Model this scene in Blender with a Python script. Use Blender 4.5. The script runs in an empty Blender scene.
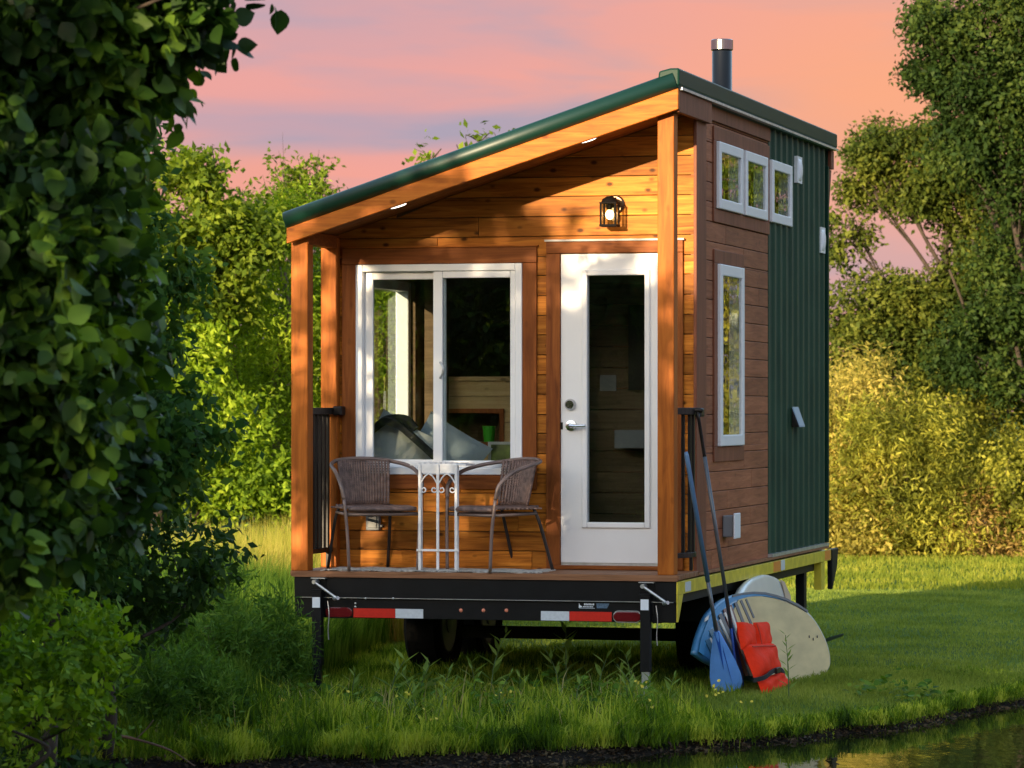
import bpy, bmesh, math, random
import numpy as np
from mathutils import Vector, Matrix
R = math.radians
random.seed(7)
rng = np.random.default_rng(7)
scene = bpy.context.scene
COL = scene.collection

# ------------------------------------------------------------------ camera, sky, sun, exposure
EYE = 1.8
F = 3600.0                     # focal length in pixels of a 1024 wide frame
HOR = 408.0                    # horizon row
cam_d = bpy.data.cameras.new("camera")
cam = bpy.data.objects.new("camera", cam_d)
COL.objects.link(cam)
cam.location = (0, 0, EYE)
cam.rotation_euler = (R(90), 0, 0)
cam_d.sensor_width = 36
cam_d.lens = 36 * F / 1024
cam_d.shift_y = (HOR - 384) / 1024
cam_d.clip_start = 0.1
cam_d.clip_end = 2000
scene.camera = cam
cam_d.dof.use_dof = True
cam_d.dof.focus_distance = 22.4
cam_d.dof.aperture_fstop = 6.3

SUN_AZ, SUN_EL = R(28.5), R(8.5)      # from straight behind the camera towards the left; height
EXPO = 2.0
sun_v = Vector((-math.sin(SUN_AZ) * math.cos(SUN_EL), -math.cos(SUN_AZ) * math.cos(SUN_EL), math.sin(SUN_EL)))
sd = bpy.data.lights.new("sun", 'SUN')
sd.energy = 2.6
sd.angle = R(0.6)
sd.color = (1.0, 0.78, 0.50)
so = bpy.data.objects.new("sun", sd)
COL.objects.link(so)
so.rotation_euler = sun_v.to_track_quat('Z', 'Y').to_euler()
so.location = (-20, -30, 12)

world = bpy.data.worlds.new("World")
scene.world = world
world.use_nodes = True
wn, wl = world.node_tree.nodes, world.node_tree.links
wn.clear()


def wnode(t, **k):
    n = wn.new(t)
    for a, b in k.items():
        setattr(n, a, b)
    return n


def wmath(op, a, b=None, clamp=False):
    n = wn.new('ShaderNodeMath')
    n.operation = op
    n.use_clamp = clamp
    for i, v in enumerate((a, b)):
        if v is None:
            continue
        if isinstance(v, (int, float)):
            n.inputs[i].default_value = v
        else:
            wl.new(v, n.inputs[i])
    return n.outputs[0]


sky = wnode('ShaderNodeTexSky', sky_type='NISHITA', sun_disc=False)
sky.sun_elevation = SUN_EL
sky.sun_rotation = math.atan2(sun_v.x, sun_v.y)
sky.altitude = 100
sky.air_density = 1.0
sky.dust_density = 1.5
bg_sky = wnode('ShaderNodeBackground')
bg_sky.inputs[1].default_value = 0.15
wl.new(sky.outputs[0], bg_sky.inputs[0])
tc = wnode('ShaderNodeTexCoord')
sep = wnode('ShaderNodeSeparateXYZ')
wl.new(tc.outputs['Generated'], sep.inputs[0])
dx, dy, dz = sep.outputs
# stretched cloud streaks near the horizon
mp = wnode('ShaderNodeMapping')
mp.inputs['Rotation'].default_value = (0, R(14), 0)
mp.inputs['Scale'].default_value = (7.0, 7.0, 42.0)
wl.new(tc.outputs['Generated'], mp.inputs[0])
n1 = wnode('ShaderNodeTexNoise')
n1.inputs['Scale'].default_value = 1.5
n1.inputs['Detail'].default_value = 5
n1.inputs['Roughness'].default_value = 0.5
n1.inputs['Distortion'].default_value = 0.35
wl.new(mp.outputs[0], n1.inputs['Vector'])
cr = wnode('ShaderNodeValToRGB')
e = cr.color_ramp.elements
e[0].position = 0.40
e[0].color = (0.42, 0.37, 0.47, 1)
e[1].position = 0.62
e[1].color = (0.90, 0.385, 0.335, 1)
m_ = cr.color_ramp.elements.new(0.5)
m_.color = (0.66, 0.385, 0.41, 1)
wl.new(n1.outputs['Fac'], cr.inputs[0])


def blob(cx, cz, sx, sz):
    a = wmath('DIVIDE', wmath('SUBTRACT', dx, cx), sx)
    b = wmath('DIVIDE', wmath('SUBTRACT', dz, cz), sz)
    q = wmath('ADD', wmath('MULTIPLY', a, a), wmath('MULTIPLY', b, b))
    return wmath('POWER', 2.718, wmath('MULTIPLY', q, -1.0))


def wmix(fac, c1, col):
    n = wnode('ShaderNodeMix', data_type='RGBA')
    wl.new(fac, n.inputs[0])
    wl.new(c1, n.inputs[6])
    n.inputs[7].default_value = (*col, 1)
    return n.outputs[2]


c = cr.outputs[0]
c = wmix(wmath('MULTIPLY', blob(-0.05, 0.106, 0.08, 0.013), 0.5), c, (0.46, 0.38, 0.48))
c = wmix(wmath('MULTIPLY', blob(0.108, 0.082, 0.07, 0.042), 0.92), c, (0.98, 0.42, 0.23))
c = wmix(wmath('MULTIPLY', blob(-0.075, 0.062, 0.035, 0.011), 0.75), c, (0.93, 0.38, 0.27))
c = wmix(wmath('MULTIPLY', blob(-0.055, 0.078, 0.055, 0.0065), 0.7), c, (0.42, 0.37, 0.48))
c = wmix(wmath('MULTIPLY', blob(0.10, 0.045, 0.03, 0.012), 0.5), c, (0.60, 0.42, 0.45))
bg_pink = wnode('ShaderNodeBackground')
bg_pink.inputs[1].default_value = 2 ** (-EXPO)
wl.new(c, bg_pink.inputs[0])
mr = wnode('ShaderNodeMapRange', interpolation_type='SMOOTHSTEP')
mr.inputs['From Min'].default_value = 0.13
mr.inputs['From Max'].default_value = 0.30
wl.new(dz, mr.inputs[0])
mixw = wnode('ShaderNodeMixShader')
wl.new(mr.outputs[0], mixw.inputs[0])
wl.new(bg_pink.outputs[0], mixw.inputs[1])
wl.new(bg_sky.outputs[0], mixw.inputs[2])
wout = wnode('ShaderNodeOutputWorld')
wl.new(mixw.outputs[0], wout.inputs[0])

vs = scene.view_settings
vs.view_transform = 'Standard'
vs.look = 'None'
vs.exposure = EXPO
vs.gamma = 1
vs.use_curve_mapping = False
scene.cycles.max_bounces = 8
scene.cycles.transparent_max_bounces = 16
scene.cycles.sample_clamp_indirect = 6
scene.cycles.use_denoising = True

# ------------------------------------------------------------------ frame of the house
TH = math.atan(978 / F)
SN, CS = math.sin(TH), math.cos(TH)
a1, a0 = (677 - 512) / F, (295 - 512) / F
W = 2.44
D0 = W * (CS + a0 * SN) / (a1 - a0)
X0 = a1 * D0
WALL_Y = 0.62          # porch wall
DECK = 0.785


def l2w(x, y, z):
    return Vector((X0 + x * CS + y * SN, D0 - x * SN + y * CS, z))


def w2l(X, D):
    ax, ad = X - X0, D - D0
    return ax * CS - ad * SN, ax * SN + ad * CS


def fy(px, py, y):
    """house point on the plane local y=const"""
    t = (px - 512) / F
    x = (t * (D0 + y * CS) - X0 - y * SN) / (CS + t * SN)
    return x, EYE - (py - HOR) * (D0 - x * SN + y * CS) / F


def fx(px, py, x):
    t = (px - 512) / F
    y = (t * (D0 - x * SN) - X0 - x * CS) / (SN - t * CS)
    return y, EYE - (py - HOR) * (D0 - x * SN + y * CS) / F


def onplane(px, py, c, k, m):
    """house point on the leaning plane x + m y + k z = c"""
    t, u = (px - 512) / F, (HOR - py) / F
    A = np.array([[CS, SN, 0, -t], [-SN, CS, 0, -1], [0, 0, 1, -u], [1, m, k, 0]], float)
    b = np.array([-X0, -D0, EYE, c])
    return Vector(np.linalg.solve(A, b)[:3])


# ------------------------------------------------------------------ materials
MATS = {}


def mat(name, base, rough=0.6, metal=0.0, noise=0.0, nscale=8.0, bump=0.0, bscale=60.0, spec=0.5, stretch=None,
        rand=0.0, dark=None, emit=None, coat=0.0):
    if name in MATS:
        return MATS[name]
    m = bpy.data.materials.new(name)
    m.use_nodes = True
    nt = m.node_tree
    p = nt.nodes['Principled BSDF']
    p.inputs['Base Color'].default_value = (*base, 1)
    p.inputs['Roughness'].default_value = rough
    p.inputs['Metallic'].default_value = metal
    p.inputs['Specular IOR Level'].default_value = spec
    p.inputs['Coat Weight'].default_value = coat
    L = nt.links.new
    t = nt.nodes.new('ShaderNodeTexCoord')
    mpn = nt.nodes.new('ShaderNodeMapping')
    if stretch:
        mpn.inputs['Scale'].default_value = stretch
    L(t.outputs['Object'], mpn.inputs[0])
    if noise > 0:
        nz = nt.nodes.new('ShaderNodeTexNoise')
        nz.inputs['Scale'].default_value = nscale
        nz.inputs['Detail'].default_value = 6
        L(mpn.outputs[0], nz.inputs['Vector'])
        rp = nt.nodes.new('ShaderNodeValToRGB')
        d = dark or tuple(v * (1 - noise) for v in base)
        rp.color_ramp.elements[0].position = 0.3
        rp.color_ramp.elements[1].position = 0.7
        rp.color_ramp.elements[0].color = (*d, 1)
        rp.color_ramp.elements[1].color = (*[min(1, v * (1 + noise * .5)) for v in base], 1)
        L(nz.outputs['Fac'], rp.inputs[0])
        L(rp.outputs[0], p.inputs['Base Color'])
    if bump > 0:
        bz = nt.nodes.new('ShaderNodeTexNoise')
        bz.inputs['Scale'].default_value = bscale
        bz.inputs['Detail'].default_value = 4
        L(mpn.outputs[0], bz.inputs['Vector'])
        bn = nt.nodes.new('ShaderNodeBump')
        bn.inputs['Strength'].default_value = bump
        bn.inputs['Distance'].default_value = 0.01
        L(bz.outputs['Fac'], bn.inputs['Height'])
        L(bn.outputs[0], p.inputs['Normal'])
    if emit:
        p.inputs['Emission Color'].default_value = (*emit[0], 1)
        p.inputs['Emission Strength'].default_value = emit[1]
    MATS[name] = m
    return m


def wood(name, c_dark, c_mid, c_light, axis='X', rough=0.55, knots=0.5, tone=0.35, tint=(1, 1, 1)):
    """stained softwood: streaky grain along an axis, knots, and a tone per board"""
    if name in MATS:
        return MATS[name]
    m = bpy.data.materials.new(name)
    m.use_nodes = True
    nt = m.node_tree
    N, L = nt.nodes, nt.links.new
    p = N['Principled BSDF']
    p.inputs['Roughness'].default_value = rough
    p.inputs['Specular IOR Level'].default_value = 0.14
    t = N.new('ShaderNodeTexCoord')
    geo = N.new('ShaderNodeNewGeometry')
    # every board gets its own piece of grain
    add = N.new('ShaderNodeVectorMath')
    add.operation = 'MULTIPLY_ADD'
    comb = N.new('ShaderNodeCombineXYZ')
    for i in range(3):
        L(geo.outputs['Random Per Island'], comb.inputs[i])
    L(comb.outputs[0], add.inputs[0])
    add.inputs[1].default_value = (37, 53, 71)
    L(t.outputs['Object'], add.inputs[2])
    s = {'X': (1.1, 9, 16), 'Y': (9, 1.1, 16), 'Z': (11, 13, 1.1)}[axis]
    mpn = N.new('ShaderNodeMapping')
    mpn.inputs['Scale'].default_value = s
    L(add.outputs[0], mpn.inputs[0])
    nz = N.new('ShaderNodeTexNoise')
    nz.inputs['Scale'].default_value = 2.2
    nz.inputs['Detail'].default_value = 7
    nz.inputs['Roughness'].default_value = 0.6
    nz.inputs['Distortion'].default_value = 0.9
    L(mpn.outputs[0], nz.inputs['Vector'])
    rp = N.new('ShaderNodeValToRGB')
    el = rp.color_ramp.elements
    el[0].position = 0.28
    el[0].color = (*c_dark, 1)
    el[1].position = 0.72
    el[1].color = (*c_light, 1)
    k = el.new(0.5)
    k.color = (*c_mid, 1)
    L(nz.outputs['Fac'], rp.inputs[0])
    # knots
    s2 = {'X': (8.0, 13, 13), 'Y': (13, 8.0, 13), 'Z': (13, 13, 8)}[axis]
    mp2 = N.new('ShaderNodeMapping')
    mp2.inputs['Scale'].default_value = s2
    L(add.outputs[0], mp2.inputs[0])
    vo = N.new('ShaderNodeTexVoronoi')
    vo.inputs['Scale'].default_value = 1.0
    L(mp2.outputs[0], vo.inputs['Vector'])
    kr = N.new('ShaderNodeMapRange')
    kr.inputs['From Min'].default_value = 0.10
    kr.inputs['From Max'].default_value = 0.23
    kr.inputs['To Min'].default_value = knots
    kr.inputs['To Max'].default_value = 0.0
    L(vo.outputs['Distance'], kr.inputs[0])
    sx = N.new('ShaderNodeSeparateColor')
    L(vo.outputs['Color'], sx.inputs[0])
    gt = N.new('ShaderNodeMath')
    gt.operation = 'GREATER_THAN'
    gt.inputs[1].default_value = 0.55
    L(sx.outputs[0], gt.inputs[0])
    mu = N.new('ShaderNodeMath')
    mu.operation = 'MULTIPLY'
    L(kr.outputs[0], mu.inputs[0])
    L(gt.outputs[0], mu.inputs[1])
    mk = N.new('ShaderNodeMix')
    mk.data_type = 'RGBA'
    L(mu.outputs[0], mk.inputs[0])
    L(rp.outputs[0], mk.inputs[6])
    mk.inputs[7].default_value = (*[v * 0.38 for v in c_dark], 1)
    # tone per board
    tr = N.new('ShaderNodeMapRange')
    tr.inputs['To Min'].default_value = 1 - tone
    tr.inputs['To Max'].default_value = 1 + tone * 0.5
    L(geo.outputs['Random Per Island'], tr.inputs[0])
    vm = N.new('ShaderNodeVectorMath')
    vm.operation = 'SCALE'
    L(mk.outputs[2], vm.inputs[0])
    L(tr.outputs[0], vm.inputs['Scale'])
    # large soft weathering
    nw = N.new('ShaderNodeTexNoise')
    nw.inputs['Scale'].default_value = 1.4
    nw.inputs['Detail'].default_value = 3
    L(t.outputs['Object'], nw.inputs['Vector'])
    wr = N.new('ShaderNodeMapRange')
    wr.inputs['From Min'].default_value = 0.3
    wr.inputs['From Max'].default_value = 0.7
    wr.inputs['To Min'].default_value = 0.82
    wr.inputs['To Max'].default_value = 1.1
    L(nw.outputs['Fac'], wr.inputs[0])
    v2 = N.new('ShaderNodeVectorMath')
    v2.operation = 'SCALE'
    L(vm.outputs[0], v2.inputs[0])
    L(wr.outputs[0], v2.inputs['Scale'])
    L(v2.outputs[0], p.inputs['Base Color'])
    bn = N.new('ShaderNodeBump')
    bn.inputs['Strength'].default_value = 0.25
    bn.inputs['Distance'].default_value = 0.004
    L(nz.outputs['Fac'], bn.inputs['Height'])
    L(bn.outputs[0], p.inputs['Normal'])
    MATS[name] = m
    return m


def leafmat(name, c1, c2, c3=None, trans=0.35, rough=0.6, spec=0.12, nsc=0.9, namp=1.6):
    """leaves: colour differs from leaf to leaf, light passes through"""
    if name in MATS:
        return MATS[name]
    m = bpy.data.materials.new(name)
    m.use_nodes = True
    nt = m.node_tree
    N, L = nt.nodes, nt.links.new
    p = N['Principled BSDF']
    p.inputs['Roughness'].default_value = rough
    p.inputs['Specular IOR Level'].default_value = spec
    geo = N.new('ShaderNodeNewGeometry')
    t = N.new('ShaderNodeTexCoord')
    nz = N.new('ShaderNodeTexNoise')
    nz.inputs['Scale'].default_value = nsc
    nz.inputs['Detail'].default_value = 3
    L(t.outputs['Object'], nz.inputs['Vector'])
    mx = N.new('ShaderNodeMath')
    mx.operation = 'MULTIPLY_ADD'
    mx.inputs[1].default_value = 0.55
    L(geo.outputs['Random Per Island'], mx.inputs[0])
    ms = N.new('ShaderNodeMath')
    ms.operation = 'MULTIPLY_ADD'
    ms.inputs[1].default_value = namp
    ms.inputs[2].default_value = .25 - namp / 2
    L(nz.outputs['Fac'], ms.inputs[0])
    L(ms.outputs[0], mx.inputs[2])
    rp = N.new('ShaderNodeValToRGB')
    el = rp.color_ramp.elements
    el[0].position = 0.05
    el[0].color = (*c1, 1)
    el[1].position = 0.95
    el[1].color = (*(c3 or c2), 1)
    k = el.new(0.55)
    k.color = (*c2, 1)
    L(mx.outputs[0], rp.inputs[0])
    L(rp.outputs[0], p.inputs['Base Color'])
    tr = N.new('ShaderNodeBsdfTranslucent')
    hs = N.new('ShaderNodeHueSaturation')
    hs.inputs['Hue'].default_value = 0.485
    hs.inputs['Saturation'].default_value = 1.1
    hs.inputs['Value'].default_value = 1.5
    L(rp.outputs[0], hs.inputs['Color'])
    L(hs.outputs[0], tr.inputs[0])
    mi = N.new('ShaderNodeMixShader')
    mi.inputs[0].default_value = trans
    L(p.outputs[0], mi.inputs[1])
    L(tr.outputs[0], mi.inputs[2])
    L(mi.outputs[0], N['Material Output'].inputs[0])
    MATS[name] = m
    return m


def glassmat():
    if 'window_glass' in MATS:
        return MATS['window_glass']
    m = bpy.data.materials.new('window_glass')
    m.use_nodes = True
    nt = m.node_tree
    N, L = nt.nodes, nt.links.new
    N.remove(N['Principled BSDF'])
    tr = N.new('ShaderNodeBsdfTransparent')
    tr.inputs[0].default_value = (0.90, 0.93, 0.92, 1)
    gl = N.new('ShaderNodeBsdfGlossy')
    gl.inputs['Roughness'].default_value = 0.0
    fr = N.new('ShaderNodeFresnel')
    fr.inputs[0].default_value = 1.6
    # slight waviness of the panes
    nz = N.new('ShaderNodeTexNoise')
    nz.inputs['Scale'].default_value = 3
    t = N.new('ShaderNodeTexCoord')
    L(t.outputs['Object'], nz.inputs['Vector'])
    bn = N.new('ShaderNodeBump')
    bn.inputs['Strength'].default_value = 0.05
    bn.inputs['Distance'].default_value = 0.02
    L(nz.outputs['Fac'], bn.inputs['Height'])
    L(bn.outputs[0], gl.inputs['Normal'])
    mi = N.new('ShaderNodeMixShader')
    geo = N.new('ShaderNodeNewGeometry')
    inv = N.new('ShaderNodeMath')
    inv.operation = 'SUBTRACT'
    inv.inputs[0].default_value = 1.0
    L(geo.outputs['Backfacing'], inv.inputs[1])
    mul = N.new('ShaderNodeMath')
    mul.operation = 'MULTIPLY'
    # two panes of a sealed unit: F (2 - F)
    tw = N.new('ShaderNodeMath')
    tw.operation = 'SUBTRACT'
    tw.inputs[0].default_value = 2.0
    L(fr.outputs[0], tw.inputs[1])
    ff = N.new('ShaderNodeMath')
    ff.operation = 'MULTIPLY'
    L(fr.outputs[0], ff.inputs[0])
    L(tw.outputs[0], ff.inputs[1])
    L(ff.outputs[0], mul.inputs[0])
    L(inv.outputs[0], mul.inputs[1])
    L(mul.outputs[0], mi.inputs[0])
    L(tr.outputs[0], mi.inputs[1])
    L(gl.outputs[0], mi.inputs[2])
    L(mi.outputs[0], N['Material Output'].inputs[0])
    MATS['window_glass'] = m
    return m


M_SIDING = wood('cedar_siding', (0.21, 0.060, 0.007), (0.49, 0.162, 0.018), (0.68, 0.265, 0.036), 'X', knots=0.95, tone=0.5)
M_TRIM = wood('redwood_trim', (0.15, 0.040, 0.009), (0.25, 0.072, 0.015), (0.34, 0.108, 0.024), 'Z', knots=0.25, tone=0.1)
M_TRIMH = wood('redwood_trim_level', (0.15, 0.040, 0.009), (0.25, 0.072, 0.015), (0.34, 0.108, 0.024), 'X', knots=0.25, tone=0.1)
M_POST = wood('stained_post', (0.26, 0.068, 0.010), (0.44, 0.122, 0.016), (0.54, 0.165, 0.024), 'Z', knots=0.3, tone=0.15)
M_FASCIA = wood('stained_fascia', (0.26, 0.068, 0.010), (0.46, 0.130, 0.016), (0.58, 0.19, 0.026), 'X', knots=0.6, tone=0.1)
M_SOFFIT = wood('cedar_soffit', (0.16, 0.055, 0.014), (0.30, 0.11, 0.028), (0.42, 0.17, 0.045), 'X', knots=0.4, tone=0.3)
M_SIDE = wood('brown_siding', (0.21, 0.072, 0.034), (0.32, 0.112, 0.052), (0.41, 0.160, 0.078), 'Y', knots=0.35, tone=0.18)
M_SIDET = wood('brown_trim', (0.16, 0.055, 0.030), (0.22, 0.078, 0.042), (0.27, 0.100, 0.055), 'Z', knots=0.1, tone=0.08)
M_DECK = wood('deck_boards', (0.17, 0.075, 0.038), (0.28, 0.13, 0.065), (0.36, 0.18, 0.095), 'X', knots=0.3, tone=0.12)
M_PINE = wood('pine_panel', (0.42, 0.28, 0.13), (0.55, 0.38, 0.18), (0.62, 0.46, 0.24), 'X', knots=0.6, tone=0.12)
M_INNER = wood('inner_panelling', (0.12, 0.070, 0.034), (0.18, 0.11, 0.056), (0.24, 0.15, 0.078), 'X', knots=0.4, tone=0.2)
M_BLACK = mat('black_steel', (0.006, 0.0065, 0.0075), 0.5, 0.0, spec=0.2, noise=0.3, bump=0.08, bscale=40)
M_BLACKR = mat('black_rail', (0.010, 0.008, 0.007), 0.42, 0.0, spec=0.3)
M_GREEN = mat('green_metal', (0.026, 0.064, 0.038), 0.5, 0.0, spec=0.2, noise=0.22, nscale=2.5, bump=0.05, bscale=14)
M_GREENT = mat('green_roof_metal', (0.004, 0.032, 0.021), 0.45, 0.0, spec=0.12, noise=0.15, nscale=3, bump=0.04, bscale=9)
M_GALV = mat('galvanised_steel', (0.55, 0.57, 0.58), 0.4, 0.8, noise=0.25, nscale=20)
M_CHROME = mat('polished_steel', (0.60, 0.60, 0.60), 0.16, 1.0, noise=0.1)
M_WHITE = mat('white_vinyl', (0.80, 0.81, 0.82), 0.35, noise=0.03, nscale=6, bump=0.03, bscale=30)
M_DOOR = mat('white_door_paint', (0.80, 0.80, 0.80), 0.4, noise=0.03, nscale=4, bump=0.05, bscale=50)
M_YELLOW = mat('yellow_paint', (0.62, 0.50, 0.035), 0.45, noise=0.25, nscale=12)
M_TAPEW = mat('white_reflective_tape', (0.62, 0.66, 0.70), 0.35, noise=0.1, nscale=60)
M_TAPER = mat('red_reflective_tape', (0.62, 0.022, 0.012), 0.35, noise=0.1, nscale=60)
M_LENS = mat('red_lens', (0.14, 0.008, 0.012), 0.15, coat=0.6)
M_RUBBER = mat('tyre_rubber', (0.006, 0.006, 0.006), 0.9, spec=0.08, bump=0.3, bscale=60)
M_GREYP = mat('grey_plastic', (0.20, 0.215, 0.23), 0.5, noise=0.1)
M_WICKER = mat('brown_wicker', (0.17, 0.105, 0.085), 0.5, noise=0.6, nscale=30)
M_CHAIR = mat('brown_tube', (0.22, 0.155, 0.13), 0.36, 0.2, noise=0.3, nscale=8)
M_CHAIRD = mat('dark_tube', (0.03, 0.025, 0.024), 0.4, 0.2)
M_WROUGHT = mat('white_iron', (0.78, 0.77, 0.76), 0.45, noise=0.12, nscale=30)
G = glassmat()


# ------------------------------------------------------------------ mesh helpers
class MB:
    def __init__(s):
        s.v, s.f = [], []

    def add(s, vs, fs):
        o = len(s.v)
        s.v += [tuple(v) for v in vs]
        s.f += [tuple(i + o for i in f) for f in fs]

    def box(s, x0, x1, y0, y1, z0, z1):
        s.add([(x0, y0, z0), (x1, y0, z0), (x1, y1, z0), (x0, y1, z0), (x0, y0, z1), (x1, y0, z1), (x1, y1, z1), (x0, y1, z1)],
              [(0, 3, 2, 1), (4, 5, 6, 7), (0, 1, 5, 4), (1, 2, 6, 5), (2, 3, 7, 6), (3, 0, 4, 7)])
        return s

    def prism(s, poly, off):
        """polygon (list of 3D points) pushed along the vector off"""
        n = len(poly)
        a = [Vector(p) for p in poly]
        b = [p + Vector(off) for p in a]
        fs = [tuple(range(n))[::-1], tuple(range(n, 2 * n))]
        fs += [(i, (i + 1) % n, n + (i + 1) % n, n + i) for i in range(n)]
        s.add(a + b, fs)
        return s

    def tube(s, pts, rad, n=8, caps=True):
        pts = [Vector(p) for p in pts]
        m = len(pts)
        if not hasattr(rad, '__len__'):
            rad = [rad] * m
        up = None
        vs, fs = [], []
        for i, p in enumerate(pts):
            d = (pts[min(i + 1, m - 1)] - pts[max(i - 1, 0)])
            if d.length < 1e-9:
                d = Vector((0, 0, 1))
            d.normalize()
            if up is None:
                up = Vector((0, 0, 1)) if abs(d.z) < 0.9 else Vector((1, 0, 0))
            a = (up - d * up.dot(d))
            if a.length < 1e-6:
                a = d.orthogonal()
            a.normalize()
            up = a
            b = d.cross(a)
            for k in range(n):
                t = 2 * math.pi * k / n
                vs.append(p + (a * math.cos(t) + b * math.sin(t)) * rad[i])
        for i in range(m - 1):
            for k in range(n):
                k2 = (k + 1) % n
                fs.append((i * n + k, i * n + k2, (i + 1) * n + k2, (i + 1) * n + k))
        if caps:
            fs.append(tuple(range(n))[::-1])
            fs.append(tuple((m - 1) * n + k for k in range(n)))
        s.add(vs, fs)
        return s

    def lathe(s, prof, c, axis='Z', n=24):
        """profile [(r, h)] turned about an axis through c"""
        vs, fs = [], []
        for r, h in prof:
            for k in range(n):
                t = 2 * math.pi * k / n
                a, b = r * math.cos(t), r * math.sin(t)
                q = {'Z': (a, b, h), 'X': (h, a, b), 'Y': (b, h, a)}[axis]
                vs.append((c[0] + q[0], c[1] + q[1], c[2] + q[2]))
        m = len(prof)
        for i in range(m - 1):
            for k in range(n):
                k2 = (k + 1) % n
                fs.append((i * n + k, i * n + k2, (i + 1) * n + k2, (i + 1) * n + k))
        fs.append(tuple(range(n))[::-1])
        fs.append(tuple((m - 1) * n + k for k in range(n)))
        s.add(vs, fs)
        return s

    def build(s, name, m, parent=None, bevel=0.0, smooth=False, seg=2):
        me = bpy.data.meshes.new(name)
        me.from_pydata(s.v, [], s.f)
        me.materials.append(m)
        bm = bmesh.new()
        bm.from_mesh(me)
        bmesh.ops.recalc_face_normals(bm, faces=bm.faces)
        bm.to_mesh(me)
        bm.free()
        o = bpy.data.objects.new(name, me)
        COL.objects.link(o)
        if parent is not None:
            o.parent = parent
        if smooth:
            for p in me.polygons:
                p.use_smooth = True
        if bevel > 0:
            b = o.modifiers.new('bevel', 'BEVEL')
            b.width = bevel
            b.segments = seg
            b.limit_method = 'ANGLE'
            b.angle_limit = R(40)
            b.harden_normals = False
        return o


def spline(pts, n=8):
    """smooth curve through points"""
    P = [Vector(p) for p in pts]
    P = [P[0] * 2 - P[1]] + P + [P[-1] * 2 - P[-2]]
    out = []
    for i in range(1, len(P) - 2):
        for k in range(n):
            t = k / n
            out.append(0.5 * ((2 * P[i]) + (-P[i - 1] + P[i + 1]) * t + (2 * P[i - 1] - 5 * P[i] + 4 * P[i + 1] - P[i + 2]) * t * t
                              + (-P[i - 1] + 3 * P[i] - 3 * P[i + 1] + P[i + 2]) * t ** 3))
    out.append(P[-2])
    return out


def tag(o, label=None, cat=None, group=None, kind=None):
    if label:
        o['label'] = label
    if cat:
        o['category'] = cat
    if group:
        o['group'] = group
    if kind:
        o['kind'] = kind
    return o


def empty(name, loc=(0, 0, 0), rz=0.0):
    o = bpy.data.objects.new(name, None)
    o.empty_display_size = 0.2
    COL.objects.link(o)
    o.location = loc
    o.rotation_euler = (0, 0, rz)
    return o


def at_house(name, x, y, z, rz=0.0):
    """an Empty at a house-local place, turned with the house"""
    return empty(name, l2w(x, y, z), -TH + rz)


def bulk(name, V, Fs, m, parent=None, smooth=False):
    """big mesh straight from numpy: V (n,3), Fs (k,3|4)"""
    me = bpy.data.meshes.new(name)
    k = Fs.shape[1]
    me.vertices.add(len(V))
    me.vertices.foreach_set('co', V.astype(np.float32).ravel())
    me.loops.add(Fs.size)
    me.loops.foreach_set('vertex_index', Fs.astype(np.int32).ravel())
    me.polygons.add(len(Fs))
    me.polygons.foreach_set('loop_start', np.arange(0, Fs.size, k, dtype=np.int32))
    me.polygons.foreach_set('loop_total', np.full(len(Fs), k, dtype=np.int32))
    me.materials.append(m)
    me.update(calc_edges=True)
    if smooth:
        me.polygons.foreach_set('use_smooth', np.ones(len(Fs), dtype=bool))
    o = bpy.data.objects.new(name, me)
    COL.objects.link(o)
    if parent is not None:
        o.parent = parent
    return o


# ------------------------------------------------------------------ ground and water
LIP = [(-60, 2), (-9, 6), (-3.6, 10.5), (-2.9, 15.0), (-2.3, 18.6), (-1.2, 19.3), (0.0, 19.6), (0.5, 19.85), (0.95, 20.2), (1.6, 20.85),
       (2.4, 21.7), (3.2, 23.2), (5, 26.0), (9, 27), (20, 31), (60, 34)]
LX = np.array([p[0] for p in LIP], float)
LD = np.array([p[1] for p in LIP], float)
WATER = -0.105


def wob(x, s, seed=0):
    return (np.sin(x * 1.7 * s + seed) + 0.6 * np.sin(x * 4.3 * s + 1.3 + seed) + 0.4 * np.sin(x * 9.1 * s + 2.1 * seed)) / 2.0


def lipd(X):
    X = np.asarray(X, float)
    return np.interp(X, LX, LD) + 0.11 * wob(X, 1.5, 0.4) + 0.05 * wob(X, 7.3, 2.4)


def gh(X, D):
    X = np.asarray(X, float)
    D = np.asarray(D, float)
    d = D - lipd(X)
    base = 0.03 + 0.03 * wob(X + D * 0.6, 0.5, 1.0) * np.clip(d, 0, 1)
    base = base - (0.05 + 0.045 * np.clip((X - .2) / 1.0, 0, 1)) * np.exp(-np.clip(d, 0, None) / 0.6)
    # left foreground rises under the bushes
    base = base + 0.12 * np.clip((-X - 1.6) / 1.2, 0, 1) * np.clip((30 - D) / 6, 0, 1)
    base = base + 0.55 * np.clip((D - 42) / 25, 0, 1) ** 2 * 0
    dd = np.clip(-d, 0, None)
    base = base - 0.22 * np.clip(dd, 0, .45) + 0.012 * wob(X * 3 + D * 5, 2.0, 3.0) * np.clip(dd * 6, 0, 1)
    b = np.clip((dd - .5) / 0.2, 0, 1)
    z = base * (1 - b) + (-0.55) * b
    near = np.clip((-4.0 - D) / 1.5, 0, 1)                      # the bank behind the camera
    return z * (1 - near) + 0.1 * near


def grid_axis(parts):
    a = []
    for lo, hi, st in parts:
        a += list(np.arange(lo, hi, st))
    return np.array(a + [parts[-1][1]])


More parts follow.
